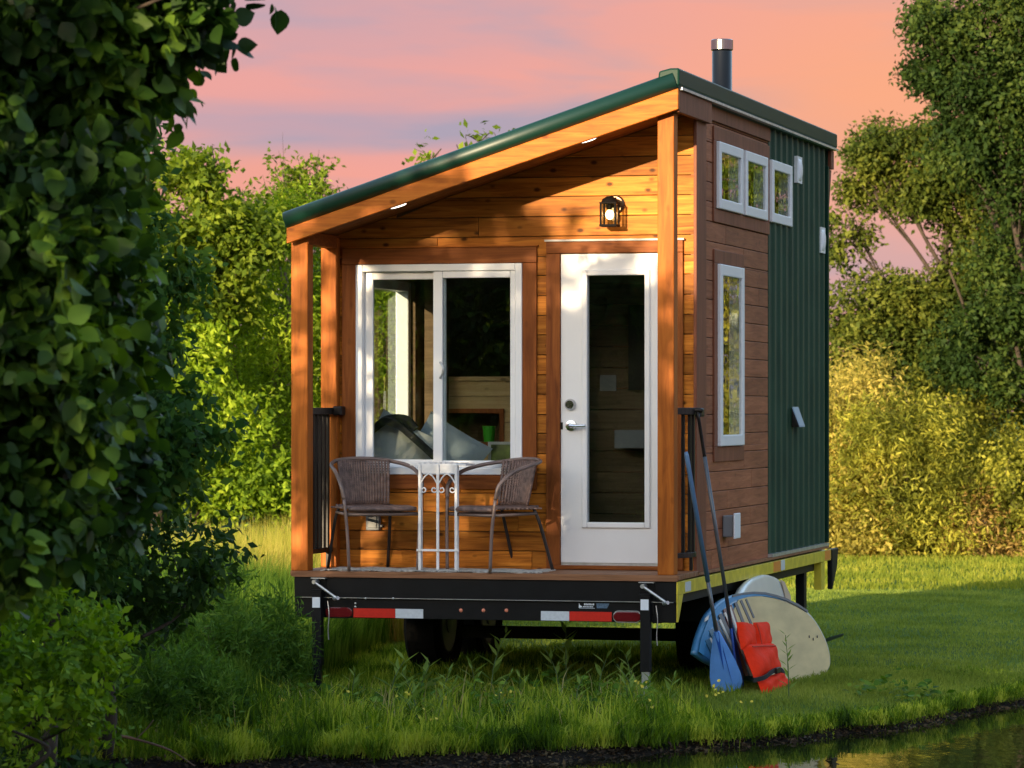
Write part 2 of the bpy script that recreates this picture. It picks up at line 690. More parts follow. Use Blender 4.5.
gx = grid_axis([(-900, -60, 120), (-60, -6, 3), (-6, 9, 0.1), (9, 60, 2), (60, 900, 120)])
gy = grid_axis([(-300, -30, 45), (-30, 8, 1.5), (8, 17, 0.25), (17, 24, 0.06), (24, 50, 0.4), (50, 120, 5), (120, 1500, 150)])
GX, GY = np.meshgrid(gx, gy)
GZ = gh(GX, GY)
V = np.stack([GX.ravel(), GY.ravel(), GZ.ravel()], 1)
ny, nx = GX.shape
ii, jj = np.meshgrid(np.arange(ny - 1), np.arange(nx - 1), indexing='ij')
q = (ii * nx + jj).ravel()
Fs = np.stack([q, q + 1, q + nx + 1, q + nx], 1)


def groundmat():
    m = bpy.data.materials.new('lawn_and_soil')
    m.use_nodes = True
    nt = m.node_tree
    N, L = nt.nodes, nt.links.new
    p = N['Principled BSDF']
    p.inputs['Roughness'].default_value = 0.9
    p.inputs['Specular IOR Level'].default_value = 0.15
    t = N.new('ShaderNodeTexCoord')
    nz = N.new('ShaderNodeTexNoise')
    nz.inputs['Scale'].default_value = 0.8
    nz.inputs['Detail'].default_value = 8
    nz.inputs['Roughness'].default_value = 0.7
    L(t.outputs['Object'], nz.inputs['Vector'])
    rp = N.new('ShaderNodeValToRGB')
    el = rp.color_ramp.elements
    el[0].position = 0.3
    el[0].color = (0.04, 0.085, 0.010, 1)
    el[1].position = 0.72
    el[1].color = (0.12, 0.20, 0.020, 1)
    L(nz.outputs['Fac'], rp.inputs[0])
    # bare soil on the bank face, by height
    sx = N.new('ShaderNodeSeparateXYZ')
    L(t.outputs['Object'], sx.inputs[0])
    mr = N.new('ShaderNodeMapRange')
    mr.inputs['From Min'].default_value = -0.075
    mr.inputs['From Max'].default_value = -0.035
    L(sx.outputs[2], mr.inputs[0])
    nb = N.new('ShaderNodeTexNoise')
    nb.inputs['Scale'].default_value = 14
    nb.inputs['Detail'].default_value = 6
    L(t.outputs['Object'], nb.inputs['Vector'])
    rb = N.new('ShaderNodeValToRGB')
    rb.color_ramp.elements[0].color = (0.012, 0.008, 0.005, 1)
    rb.color_ramp.elements[1].color = (0.035, 0.020, 0.012, 1)
    L(nb.outputs['Fac'], rb.inputs[0])
    mx = N.new('ShaderNodeMix')
    mx.data_type = 'RGBA'
    L(mr.outputs[0], mx.inputs[0])
    L(rb.outputs[0], mx.inputs[6])
    L(rp.outputs[0], mx.inputs[7])
    L(mx.outputs[2], p.inputs['Base Color'])
    bn = N.new('ShaderNodeBump')
    bn.inputs['Strength'].default_value = 0.8
    bn.inputs['Distance'].default_value = 0.05
    nf = N.new('ShaderNodeTexNoise')
    nf.inputs['Scale'].default_value = 25
    nf.inputs['Detail'].default_value = 6
    L(t.outputs['Object'], nf.inputs['Vector'])
    L(nf.outputs['Fac'], bn.inputs['Height'])
    L(bn.outputs[0], p.inputs['Normal'])
    return m


M_SOIL = mat('wet_bank_soil', (0.012, 0.008, 0.005), 0.9, noise=0.8, nscale=18, bump=1.0, bscale=22, spec=0.15)
gnd = bulk('ground', V, Fs, groundmat(), smooth=True)
gnd.data.materials.append(M_SOIL)
fc = V[Fs].mean(axis=1)
soil = ((fc[:, 1] - lipd(fc[:, 0])) < 0.03) & (fc[:, 1] > -4)
gnd.data.polygons.foreach_set('material_index', soil.astype(np.int32))
tag(gnd, kind='structure')

wm = bpy.data.materials.new('pond_water')
wm.use_nodes = True
p = wm.node_tree.nodes['Principled BSDF']
p.inputs['Base Color'].default_value = (0.012, 0.012, 0.006, 1)
p.inputs['Roughness'].default_value = 0.03
p.inputs['IOR'].default_value = 1.33
p.inputs['Specular IOR Level'].default_value = 0.5
t = wm.node_tree.nodes.new('ShaderNodeTexCoord')
mpn = wm.node_tree.nodes.new('ShaderNodeMapping')
mpn.inputs['Scale'].default_value = (3.0, 1.0, 1)
nz = wm.node_tree.nodes.new('ShaderNodeTexNoise')
nz.inputs['Scale'].default_value = 2.5
nz.inputs['Detail'].default_value = 3
bn = wm.node_tree.nodes.new('ShaderNodeBump')
bn.inputs['Strength'].default_value = 0.10
bn.inputs['Distance'].default_value = 0.02
wl_ = wm.node_tree.links.new
wl_(t.outputs['Object'], mpn.inputs[0])
wl_(mpn.outputs[0], nz.inputs['Vector'])
wl_(nz.outputs['Fac'], bn.inputs['Height'])
wl_(bn.outputs[0], p.inputs['Normal'])
wb = MB()
wb.add([(-40, -5, WATER), (60, -5, WATER), (60, 36, WATER), (-40, 36, WATER)], [(0, 1, 2, 3)])
tag(wb.build('pond_water', wm), kind='structure')

# ------------------------------------------------------------------ the tiny house
house = at_house('tiny_house', 0, 0, 0)
tag(house, 'cedar clad tiny house on a black trailer with a green sloping metal roof', 'tiny house')
XL, XR = -2.45, -0.03          # wall faces left / right
YB = 5.19                      # rear wall
YF = WALL_Y


def zsoff(x):                  # underside of the roof timber
    return 3.60 + 0.3150 * (x - 0.03)


def ztop(x):
    return 3.836 + 0.3236 * (x - 0.03)


def cells(a0_, a1_, z0, z1, holes, row, jit=0.0, ends=None, gap=0.004):
    """rows of boards over a rectangle with holes -> list of (a0,a1,z0,z1)"""
    out = []
    z = z0
    k = 0
    while z < z1 - 1e-6:
        h = row + (rng.uniform(-jit, jit) if jit else 0)
        zt = min(z + h, z1)
        cuts = sorted({z + gap, zt} | {q for hh in holes for q in (hh[2], hh[3]) if z + gap < q < zt})
        # board butt joints
        js = []
        if ends:
            x = a0_ + rng.uniform(0.3, ends)
            while x < a1_ - 0.25:
                js.append(x)
                x += rng.uniform(0.7, 1.3) * ends
        for c0, c1 in zip(cuts[:-1], cuts[1:]):
            mid = (c0 + c1) / 2
            spans = [(a0_, a1_)]
            for hh in holes:
                if hh[2] < mid < hh[3]:
                    ns = []
                    for s0, s1 in spans:
                        if hh[1] <= s0 or hh[0] >= s1:
                            ns.append((s0, s1))
                        else:
                            if hh[0] > s0:
                                ns.append((s0, hh[0]))
                            if hh[1] < s1:
                                ns.append((hh[1], s1))
                    spans = ns
            for s0, s1 in spans:
                pts = [s0] + [j for j in js if s0 + 0.05 < j < s1 - 0.05] + [s1]
                for b0, b1 in zip(pts[:-1], pts[1:]):
                    out.append((b0, b1 - (0.0025 if b1 != s1 else 0), c0, c1))
        z = zt
        k += 1
    return out


# openings (house-local): front wall in x,z ; right and left wall in y,z
WIN = (-2.232, -1.133, 1.377, 2.714)
DOOR = (-0.886, -0.240, 0.80, 2.770)
SM = [(1.25, 2.01, 3.078, 3.508), (2.10, 2.85, 3.078, 3.508), (3.01, 3.74, 3.078, 3.508)]
SLIM = (1.285, 2.045, 1.554, 2.724)
LW = (0.98, 2.34, 1.45, 2.66)

mw, sh = MB(), MB()
zlim = lambda z: max(XL, 0.03 + (z - 3.66) / 0.3150)
for mb, row, y0, y1, ends in ((mw, 0.1235, YF, YF + 0.02, 1.5), (sh, 0.15, YF + 0.021, YF + 0.09, None)):
    for a, b, c0, c1 in cells(XL, XR, 0.77, 3.70, [WIN, DOOR], row, 0.004 if ends else 0, ends, 0.005 if ends else 0.0):
        la, lb = max(a, zlim(c0)), max(a, zlim(c1))
        if la >= b - 0.01:
            continue
        lb = min(lb, b - 0.005)
        mb.add([(la, y0, c0), (b, y0, c0), (b, y1, c0), (la, y1, c0), (lb, y0, c1), (b, y0, c1), (b, y1, c1), (lb, y1, c1)],
               [(0, 3, 2, 1), (4, 5, 6, 7), (0, 1, 5, 4), (1, 2, 6, 5), (2, 3, 7, 6), (3, 0, 4, 7)])
wall_f = mw.build('front_wall', M_SIDING, house, bevel=0.003)
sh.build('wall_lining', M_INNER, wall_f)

mw, sh = MB(), MB()
for a, b, c0, c1 in cells(YF + 0.001, 3.0, 0.77, 3.72, SM[:2] + [SLIM], 0.1235, 0.004, 1.6, 0.004):
    mw.box(XR - 0.02, XR, a, b, c0, c1)
for a, b, c0, c1 in cells(YF + 0.095, YB, 0.77, 3.70, SM + [SLIM], 0.15, 0, None, 0):
    sh.box(XR - 0.09, XR - 0.021, a, b, c0, c1)
wall_r = mw.build('side_wall', M_SIDE, house, bevel=0.003)
sh.build('wall_lining', M_INNER, wall_r)

mw, sh = MB(), MB()
for a, b, c0, c1 in cells(YF + 0.001, YB, 0.77, 2.90, [LW], 0.1235, 0.004, 1.6, 0.004):
    mw.box(XL, XL + 0.02, a, b, c0, c1)
for a, b, c0, c1 in cells(YF + 0.095, YB, 0.77, 2.88, [LW], 0.15, 0, None, 0):
    sh.box(XL + 0.021, XL + 0.09, a, b, c0, c1)
wall_l = mw.build('side_wall', M_SIDE, house, bevel=0.003)
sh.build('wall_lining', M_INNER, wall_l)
mb = MB()
mb.prism([(XL + .1, YB - 0.08, 0.77), (XR - .1, YB - 0.08, 0.77), (XR - .1, YB - 0.08, 3.66), (XL + .1, YB - 0.08, 2.88)], (0, 0.08, 0))
mb.build('rear_wall', M_SIDE, house)
MB().box(XL + .09, XR - .09, YF + .09, YB - .08, 0.78, 0.80).build('floor', M_INNER, house)

# corrugated green cladding on the rear part of the right side
prof = []
y = 3.0
while y < YB - 0.02:
    for dy, dxx in ((0, 0.004), (0.105, 0.004), (0.125, 0.024), (0.165, 0.024), (0.185, 0.004)):
        prof.append((min(y + dy, YB), dxx))
    y += 0.21
mb = MB()


def cladding(mb, prof, z0, z1, lo, hi):
    pr = [p for p in prof if lo - 1e-6 <= p[0] <= hi + 1e-6]
    if not pr or pr[0][0] > lo:
        pr = [(lo, 0.004)] + pr
    if pr[-1][0] < hi:
        pr = pr + [(hi, 0.004)]
    n = len(pr)
    vs_ = [(XR + d, yy, z0) for yy, d in pr] + [(XR + d, yy, z1) for yy, d in pr] + [(XR - 0.018, lo, z0), (XR - 0.018, hi, z0), (XR - 0.018, lo, z1), (XR - 0.018, hi, z1)]
    fs_ = [(i, i + 1, n + i + 1, n + i) for i in range(n - 1)]
    fs_ += [(0, n, 2 * n + 2, 2 * n), (n - 1, 2 * n - 1, 2 * n + 3, 2 * n + 1)]
    mb.add(vs_, fs_)


h = SM[2]
cladding(mb, prof, 0.80, h[2], 3.004, YB)
cladding(mb, prof, h[2], h[3], h[1], YB)
cladding(mb, prof, h[3], 3.74, 3.004, YB)
mb.build('metal_cladding', M_GREEN, house)
MB().box(XR - 0.005, XR + 0.032, 3.0, YB + 0.01, 0.775, 0.797).build('base_flashing', M_GALV, house)
MB().box(XR + 0.001, XR + 0.03, YB - 0.03, YB + 0.02, 0.80, 3.6).build('corner_flashing', M_GREENT, house)

# corner boards and window casings on the right side
mb = MB()
mb.box(XR + 0.001, XR + 0.022, YF - 0.02, YF + 0.27, 0.775, 3.70)
mb.build('corner_board', M_SIDET, house, bevel=0.004)
mb = MB()
mb.box(XR + 0.001, XR + 0.012, 1.17, 3.002, 3.512, 3.60)
mb.box(XR + 0.001, XR + 0.012, 1.17, 3.002, 2.99, 3.074)
mb.box(XR + 0.001, XR + 0.012, 1.17, 1.246, 3.075, 3.511)
mb.box(XR + 0.001, XR + 0.012, 2.014, 2.096, 3.075, 3.511)
mb.box(XR + 0.001, XR + 0.012, 2.854, 3.002, 3.075, 3.511)
mb.build('window_casing', M_SIDET, house, bevel=0.003)
mb = MB()
mb.box(XR + 0.001, XR + 0.012, 1.18, 2.13, 2.728, 2.815)
mb.box(XR + 0.001, XR + 0.012, 1.18, 2.13, 1.455, 1.55)
mb.box(XR + 0.001, XR + 0.012, 1.18, 1.281, 1.551, 2.727)
mb.box(XR + 0.001, XR + 0.012, 2.049, 2.13, 1.551, 2.727)
mb.build('window_casing', M_SIDET, house, bevel=0.003)
# frieze seam board under the roof on the side
MB().box(XR + 0.001, XR + 0.018, YF + 0.275, 3.0, 3.63, 3.72).build('frieze_board', M_SIDET, house, bevel=0.003)


def side_window(h, X, sgn, fr=0.085, label=None):
    y0, y1, z0, z1 = h
    mb = MB()
    xa, xb = sorted((X + sgn * 0.033, X - sgn * 0.06))
    fv_ = fr
    fr = fr * .85
    mb.box(xa, xb, y0, y0 + fr, z0, z1)
    mb.box(xa, xb, y1 - fr, y1, z0, z1)
    mb.box(xa, xb, y0 + fr, y1 - fr, z1 - fr, z1)
    mb.box(xa, xb, y0 + fr, y1 - fr, z0, z0 + fr)
    fr_o = mb.build('window', M_WHITE, house, bevel=0.006)
    xp = X + sgn * 0.018
    pn = MB()
    pn.box(xp - 0.003, xp + 0.003, y0 + fr, y1 - fr, z0 + fr, z1 - fr)
    pn.build('pane', G, fr_o)
    return fr_o


for h in SM:
    side_window(h, XR, 1, 0.078)
side_window(SLIM, XR, 1, 0.085)
side_window(LW, XL, -1, 0.075)

# front casing
MB().box(-2.326, WIN[0] - .001, YF - 0.022, YF - .001, 1.286, 2.715).build('window_casing', M_TRIM, house, bevel=0.003)
MB().box(WIN[1] + .001, -1.040, YF - 0.022, YF - .001, 1.286, 2.715).build('window_casing', M_TRIM, house, bevel=0.003)
MB().box(-2.326, -1.040, YF - 0.022, YF - .001, 2.717, 2.817).build('window_casing', M_TRIMH, house, bevel=0.003)
MB().box(WIN[0], WIN[1], YF - 0.022, YF - .001, 1.286, 1.375).build('window_casing', M_TRIMH, house, bevel=0.003)
mb = MB()
MB().box(-0.977, DOOR[0] - .001, YF - 0.024, YF - .001, 0.79, 2.771).build('door_casing', M_TRIM, house, bevel=0.003)
MB().box(DOOR[1] + .001, -0.096, YF - 0.024, YF - .001, 0.79, 2.771).build('door_casing', M_TRIM, house, bevel=0.003)
MB().box(-0.977, -0.096, YF - 0.024, YF - .001, 2.773, 2.845).build('door_casing', M_TRIMH, house, bevel=0.003)
MB().box(-0.985, -0.088, YF - 0.034, YF - .001, 2.847, 2.859).build('drip_cap', mat('drip_cap_metal', (0.42, 0.40, 0.38), 0.5), house)
MB().box(-2.335, -1.03, YF - 0.030, YF - .001, 2.819, 2.827).build('drip_cap', M_FASCIA, house)
MB().box(-0.93, -0.22, YF - 0.05, YF + 0.08, 0.787, 0.812).build('door_sill', M_TRIMH, house, bevel=0.004)

# sliding front window
x0, x1, z0, z1 = WIN
mb = MB()
f_ = 0.045
mb.box(x0, x0 + f_, YF - 0.03, YF + 0.07, z0, z1)
mb.box(x1 - f_, x1, YF - 0.03, YF + 0.07, z0, z1)
mb.box(x0 + f_, x1 - f_, YF - 0.03, YF + 0.07, z1 - f_, z1)
mb.box(x0 + f_, x1 - f_, YF - 0.03, YF + 0.07, z0, z0 + f_)
win = mb.build('window', M_WHITE, house, bevel=0.005)
xm = -1.68


def sash(xa, xb, za, zb, ya, yb, l, r, t_, b_):
    mb = MB()
    mb.box(xa, xa + l, ya, yb, za, zb)
    mb.box(xb - r, xb, ya, yb, za, zb)
    mb.box(xa + l, xb - r, ya, yb, zb - t_, zb)
    mb.box(xa + l, xb - r, ya, yb, za, za + b_)
    s_ = mb.build('sash', M_WHITE, win, bevel=0.006)
    ym = (ya + yb) / 2
    return s_, MB().box(xa + l, xb - r, ym - .003, ym + .003, za + b_, zb - t_).build('pane', G, win)


sash(x0 + f_, xm + 0.03, z0 + f_, z1 - f_, YF + 0.022, YF + 0.055, 0.055, 0.05, 0.05, 0.05)
sash(xm - 0.04, x1 - f_, z0 + f_, z1 - f_, YF - 0.018, YF + 0.018, 0.062, 0.035, 0.045, 0.045)
mb = MB()
mb.tube(spline([(xm + 0.008, YF - 0.024, 2.09), (xm + 0.032, YF - 0.045, 2.065), (xm + 0.032, YF - 0.045, 2.02), (xm + 0.008, YF - 0.024, 1.99)], 5), 0.007)
mb.build('window_latch', M_GALV, win)

# door
dx0, dx1, dz0, dz1 = -0.884, -0.242, 0.829, 2.767
gx0, gx1, gz0, gz1 = -0.712, -0.343, 1.083, 2.632
mb = MB()
ya, yb = YF - 0.006, YF + 0.04
mb.box(dx0, gx0, ya, yb, dz0, dz1)
mb.box(gx1, dx1, ya, yb, dz0, dz1)
mb.box(gx0, gx1, ya, yb, gz1, dz1)
mb.box(gx0, gx1, ya, yb, dz0, gz0)
door = mb.build('door', M_DOOR, house)
mb = MB()
for q in ((gx0 - .035, gx0, gz0 - .035, gz1 + .035), (gx1, gx1 + .035, gz0 - .035, gz1 + .035), (gx0, gx1, gz1, gz1 + .035), (gx0, gx1, gz0 - .035, gz0)):
    mb.box(q[0], q[1], ya - .014, ya - 0.001, q[2], q[3])
mb.build('glazing_bead', M_DOOR, door, bevel=0.006)
MB().box(gx0, gx1, YF + .012, YF + .018, gz0, gz1).build('pane', G, door)
MB().box(dx0 - .001, dx1 + .001, YF + 0.0, YF + 0.05, 0.812, 0.828).build('threshold', M_GALV, door)
mb = MB()
mb.lathe([(0.0, 0), (0.036, 0), (0.036, -0.012), (0.026, -0.026), (0.0, -0.026)], (-0.822, ya, 1.822), 'Y')
mb.box(-0.828, -0.816, ya - .036, ya - .02, 1.808, 1.836)
mb.build('deadbolt', M_CHROME, door, smooth=False)
mb = MB()
mb.lathe([(0.0, 0), (0.036, 0), (0.034, -0.012), (0.014, -0.018), (0.013, -0.05), (0.0, -0.05)], (-0.818, ya, 1.69), 'Y')
mb.tube(spline([(-0.818, ya - .045, 1.69), (-0.78, ya - .05, 1.687), (-0.715, ya - .045, 1.69)], 4), [0.013] * 4 + [0.009] * 5)
mb.build('door_handle', M_CHROME, door, smooth=False)
MB().box(dx0 - 0.003, dx0 + 0.012, ya - 0.003, ya + 0.02, 1.665, 1.71).build('latch_plate', M_BLACKR, door)

# roof
mb = MB()
YA, YZ = -0.10, 5.34
XA, XE = -2.475, 0.03
mb.prism([(XA, YA, ztop(XA) - .008), (XE, YA, ztop(XE)), (XE, YA, 3.733), (XA, YA, 2.922)], (0, YZ - YA, 0))
roof = mb.build('roof', M_GREENT, house, bevel=0.006)
mb = MB()
yy = YA + 0.25
while yy < YZ - 0.1:
    mb.prism([(XA + .02, yy, ztop(XA + .02) - 0.004), (XE - .02, yy, ztop(XE - .02) - 0.004), (XE - .02, yy, ztop(XE - .02) + 0.018), (XA + .02, yy, ztop(XA + .02) + 0.018)], (0, 0.035, 0))
    yy += 0.30
mb.build('roof_seams', M_GREENT, roof)
mb = MB()
mb.prism([(XE - 0.13, YA - 0.006, 3.745 + 0.0), (XE + 0.008, YA - 0.006, 3.745), (XE + 0.008, YA - 0.006, 3.852), (XE - 0.05, YA - 0.006, 3.852), (XE - 0.12, YA - .006, 3.835)], (0, YZ - YA + 0.012, 0))
mb.build('ridge_flashing', M_GREENT, roof, bevel=0.012, seg=3)
MB().box(XE - 0.02, XE + 0.014, YA + .05, YZ + 0.008, 3.725, 3.740).build('drip_edge', M_GALV, roof)
# rounded front gutter edge (lit metal rake trim)
mb = MB()
mb.tube([(XA + .003, YA + 0.018, 2.968), (XE - .02, YA + 0.018, 3.780)], 0.052, 28)
mb.build('rake_trim', mat('rake_metal', (0.003, 0.030, 0.019), 0.45, 0.0, spec=0.55, bump=0.04, bscale=6), roof, smooth=True)
# wooden fascia, soffit, header
mb = MB()
mb.prism([(XA + .01, YA + .006, 2.822), (XE - .002, YA + .006, 3.605), (XE - .002, YA + .006, 3.731), (XA + .01, YA + .006, 2.920)], (0, 0.04, 0))
mb.build('fascia', M_FASCIA, house, bevel=0.005)
mb = MB()
n = 6
for i in range(n):
    y0 = YA + 0.048 + i * (YF - YA - 0.05) / n
    y1 = YA + 0.045 + (i + 1) * (YF - YA - 0.05) / n
    mb.prism([(XA + .012, y0, 2.872), (XE - .035, y0, 3.650), (XE - .035, y0, 3.700), (XA + .012, y0, 2.918)], (0, y1 - y0, 0))
mb.build('soffit', M_SOFFIT, house, bevel=0.004)
mb = MB()
mb.prism([(XL + .1, YF + .1, 2.90), (XR - .1, YF + .1, 3.64), (XR - .1, YF + .1, 3.70), (XL + .1, YF + .1, 2.96)], (0, YB - YF - .2, 0))
mb.build('ceiling', M_INNER, house)
mb = MB()
mb.box(XE - 0.034, XE - 0.004, YA + .047, 0.90, 3.590, 3.724)
mb.build('header', M_SIDET, house, bevel=0.004)
mb = MB()
mb.box(-2.43, -2.35, 0.0, YF, 2.82, 2.90)
mb.build('header', M_TRIMH, house, bevel=0.004)
mb = MB()
mb.box(XR - .02, XR + 0.045, 5.215, 5.33, 3.585, 3.722)
mb.prism([(XR - .02, 5.215, 3.58), (XR - .02, 5.31, 3.58), (XR - .02, 5.215, 3.30)], (0.05, 0, 0))
mb.build('rear_bracket', M_SIDET, house, bevel=0.004)

# soffit lights
M_LED = mat('soffit_led', (0.9, 0.9, 0.85), 0.4, emit=((1.0, 0.90, 0.75), 1.2))
for px, py in ((398, 211), (588, 143)):
    x, z = fy(px, py, 0.22)
    zs = 2.872 + (x - XA - .012) * (3.650 - 2.872) / (XE - .035 - XA - .012)
    a = math.atan((3.650 - 2.872) / (XE - XA - .047))
    u = Vector((math.cos(a), 0, math.sin(a)))
    w_ = Vector((0, 1, 0))
    nn = Vector((math.sin(a), 0, -math.cos(a)))
    cpt = Vector((x, 0.22, zs))
    mb = MB()
    mb.prism([cpt + u * 0.052 * math.cos(t) + w_ * 0.052 * math.sin(t) - nn * .004 for t in np.linspace(0, 2 * math.pi, 24, endpoint=False)], nn * 0.012)
    sl = mb.build('soffit_light', M_LED, house)

# posts: front pair and the pilaster at the wall
mb = MB()
mb.box(-2.465, -2.355, -0.005, 0.105, DECK, 2.868)
mb.build('post', M_POST, house, bevel=0.006)
mb = MB()
mb.box(-0.121, -0.018, -0.005, 0.102, DECK, 3.640)
mb.build('post', M_POST, house, bevel=0.006)
mb = MB()
mb.box(-2.456, -2.345, YF - 0.06, YF - 0.001, DECK, 2.885)
mb.build('post', M_POST, house, bevel=0.006)

# deck
mb = MB()
nb = 5
for i in range(nb):
    y0 = -0.005 + i * 0.125
    mb.box(-2.47 if i == 0 else -2.44, 0.012 if i == 0 else 0.0, y0, min(y0 + 0.121, YF - .002), DECK - 0.032, DECK)
mb.build('deck', M_DECK, house, bevel=0.004)
MB().box(-2.456, 0.004, -0.012, -0.0055, 0.748, DECK - .002).build('deck_edge_board', M_DECK, house)
MB().box(XR + .001, 0.0, YF + .02, 5.2, 0.757, 0.775).build('ledger', M_DECK, house)

# trailer
mb = MB()
mb.box(-2.445, -0.006, 0.0, 0.055, 0.615, 0.747)
mb.box(-2.445, -0.006, 0.010, 0.055, 0.495, 0.615)
mb.box(-2.445, -0.006, -0.006, 0.01, 0.618, 0.626)
for yb_ in (1.0, 2.0, 3.0, 4.0, 5.15):
    mb.box(-2.3, -0.14, yb_, yb_ + 0.06, 0.62, 0.74)
mb.box(-2.44, -2.36, 0.06, 5.2, 0.60, 0.745)
mb.box(-0.12, -0.05, 0.06, 5.2, 0.60, 0.745)
mb.box(-1.95, -1.85, 0.06, 5.2, 0.56, 0.74)
mb.box(-0.66, -0.56, 0.06, 5.2, 0.56, 0.74)
trailer = mb.build('trailer_frame', M_BLACK, house, bevel=0.003)
MB().box(-2.43, -0.02, -0.0075, -0.0062, 0.619, 0.6225).build('trim_line', M_GALV, trailer)
# yellow side rail
mb = MB()
mb.box(-0.0045, 0.006, 0.0, 5.25, 0.665, 0.745)
mb.prism([(-0.0045, 0.0, 0.664), (-0.0045, 0.16, 0.664), (-0.0045, 0.02, 0.50), (-0.0045, 0.0, 0.50)], (0.0095, 0, 0))
mb.box(-0.06, -0.006, 0.057, 5.25, 0.67, 0.74)
rail_y = mb.build('side_rail', M_YELLOW, house, bevel=0.002)
MB().box(0.0065, 0.0085, 0.20, 0.36, 0.675, 0.735).build('white_reflector', M_TAPEW, rail_y)
M_ORR = mat('orange_reflector', (0.75, 0.25, 0.06), 0.3)
MB().box(0.0065, 0.0085, 3.02, 3.26, 0.672, 0.742).build('orange_reflector', M_ORR, rail_y)
MB().box(0.0065, 0.0085, 3.28, 3.42, 0.672, 0.742).build('white_reflector', M_TAPEW, rail_y)
MB().box(0.0065, 0.0085, 5.0, 5.22, 0.672, 0.742).build('orange_reflector', M_ORR, rail_y)
mb = MB()
mb.box(-0.05, 0.004, 4.86, 5.0, 0.46, 0.66)
mb.build('rail_bracket', M_YELLOW, trailer)
mb = MB()
mb.prism([(-0.03, 5.28, 0.745), (-0.03, 5.55, 0.745), (-0.03, 5.50, 0.60), (-0.03, 5.30, 0.44)], (0.04, 0, 0))
mb.build('coupler_arm', M_BLACK, trailer, bevel=0.008)

# tapes on the rear beam
for n_, m_, xa, xb in (('red_tape', M_TAPER, 353, 395), ('white_tape', M_TAPEW, 395, 423), ('white_tape', M_TAPEW, 540.5, 569), ('red_tape', M_TAPER, 569, 611.5)):
    X_a, zt = fy(xa, 609, 0.0)
    X_b, zb = fy(xb, 617.6, 0.0)
    MB().box(X_a + .0008, X_b - .0008, 0.006, 0.0085, 0.499, 0.556).build(n_, m_, trailer)
for xa, xb, rim in ((325.5, 352.5, False), (613.5, 641, True)):
    X_a, X_b = fy(xa, 610, 0)[0], fy(xb, 610, 0)[0]
    zc, r_ = 0.530, 0.030
    pts = []
    for k in range(9):
        t = math.pi / 2 + math.pi * k / 8
        pts.append((X_a + r_ + r_ * math.cos(t), 0.008, zc + r_ * math.sin(t)))
    for k in range(9):
        t = -math.pi / 2 + math.pi * k / 8
        pts.append((X_b - r_ + r_ * math.cos(t), 0.008, zc + r_ * math.sin(t)))
    tl = MB().prism(pts, (0, -0.016, 0)).build('tail_light', M_LENS, trailer, bevel=0.004)
    loop = [(p[0], 0.003, zc + (p[2] - zc) * 1.12) for p in pts] + [(pts[0][0], 0.003, zc + r_ * 1.12)]
    MB().tube(loop, 0.0045, 6).build('light_rim', M_GALV if rim else M_BLACKR, tl)
# bolts and small markers
mb = MB()
for px, py in ((366, 598.3), (393.5, 598.3), (355, 603.5), (355, 607)):
    x, z = fy(px, py, 0)
    MB().lathe([(0.0, 0), (0.007, 0), (0.006, -0.006), (0.0, -0.008)], (x, -0.006 if z > .615 else 0.010, z), 'Y', 10).build('bolt', M_GALV, trailer)
M_MARK = mat('marker_light', (0.8, 0.25, 0.14), 0.3)
for px in (460.5, 483, 506):
    x, z = fy(px, 610.5, 0)
    MB().lathe([(0.0, 0), (0.012, 0), (0.009, -0.006), (0.0, -0.009)], (x, 0.010, z), 'Y', 12).build('marker_light', M_MARK, trailer)
# small maker's sticker: an emblem, a bold short line and a blue panel of unreadable fine print
x0_, z0_ = fy(578, 608.2, 0.0)
M_STW = mat('sticker_white', (0.75, 0.80, 0.86), 0.4)
M_STB = mat('sticker_blue', (0.10, 0.17, 0.26), 0.4, noise=0.5, nscale=120)
st = MB()
ss = 1 / 164.0
X_ = lambda u: x0_ + u * ss
Z_ = lambda v: z0_ + v * ss
# emblem
st.prism([(X_(0.5), 0.0078, Z_(0.3)), (X_(4.5), 0.0078, Z_(1.2)), (X_(3.2), 0.0078, Z_(2.2)), (X_(1.8), 0.0078, Z_(3.0)), (X_(0.8), 0.0078, Z_(5.0))], (0, -0.0015, 0))
u = 6.0
for wd, hh in ((1.0, 4.2), (1.2, 2.6), (1.0, 2.3), (1.2, 3.3), (1.0, 2.4), (1.0, 2.2), (1.2, 2.5)):
    st.box(X_(u), X_(u + wd), 0.0063, 0.0078, Z_(3.0), Z_(3.0 + min(hh, 2.6) * .75))
    u += wd + 0.45
u = 5.0
for wd in (1.6, 0.9, 1.4, 1.1, 1.8, 1.0):
    st.box(X_(u), X_(u + wd), 0.0063, 0.0078, Z_(1.0), Z_(2.0))
    u += wd + 0.5
st.box(X_(1), X_(17), 0.0063, 0.0078, Z_(-0.1), Z_(0.25))
stk = MB()
stk.prism([(X_(19.2), 0.0098, Z_(0.2)), (X_(29.5), 0.0098, Z_(0.2)), (X_(32.0), 0.0098, Z_(5.2)), (X_(18.5), 0.0098, Z_(5.2))], (0, -0.002, 0))
sticker = stk.build('sticker', M_STB, trailer)
st.build('sticker_print', M_STW, sticker)

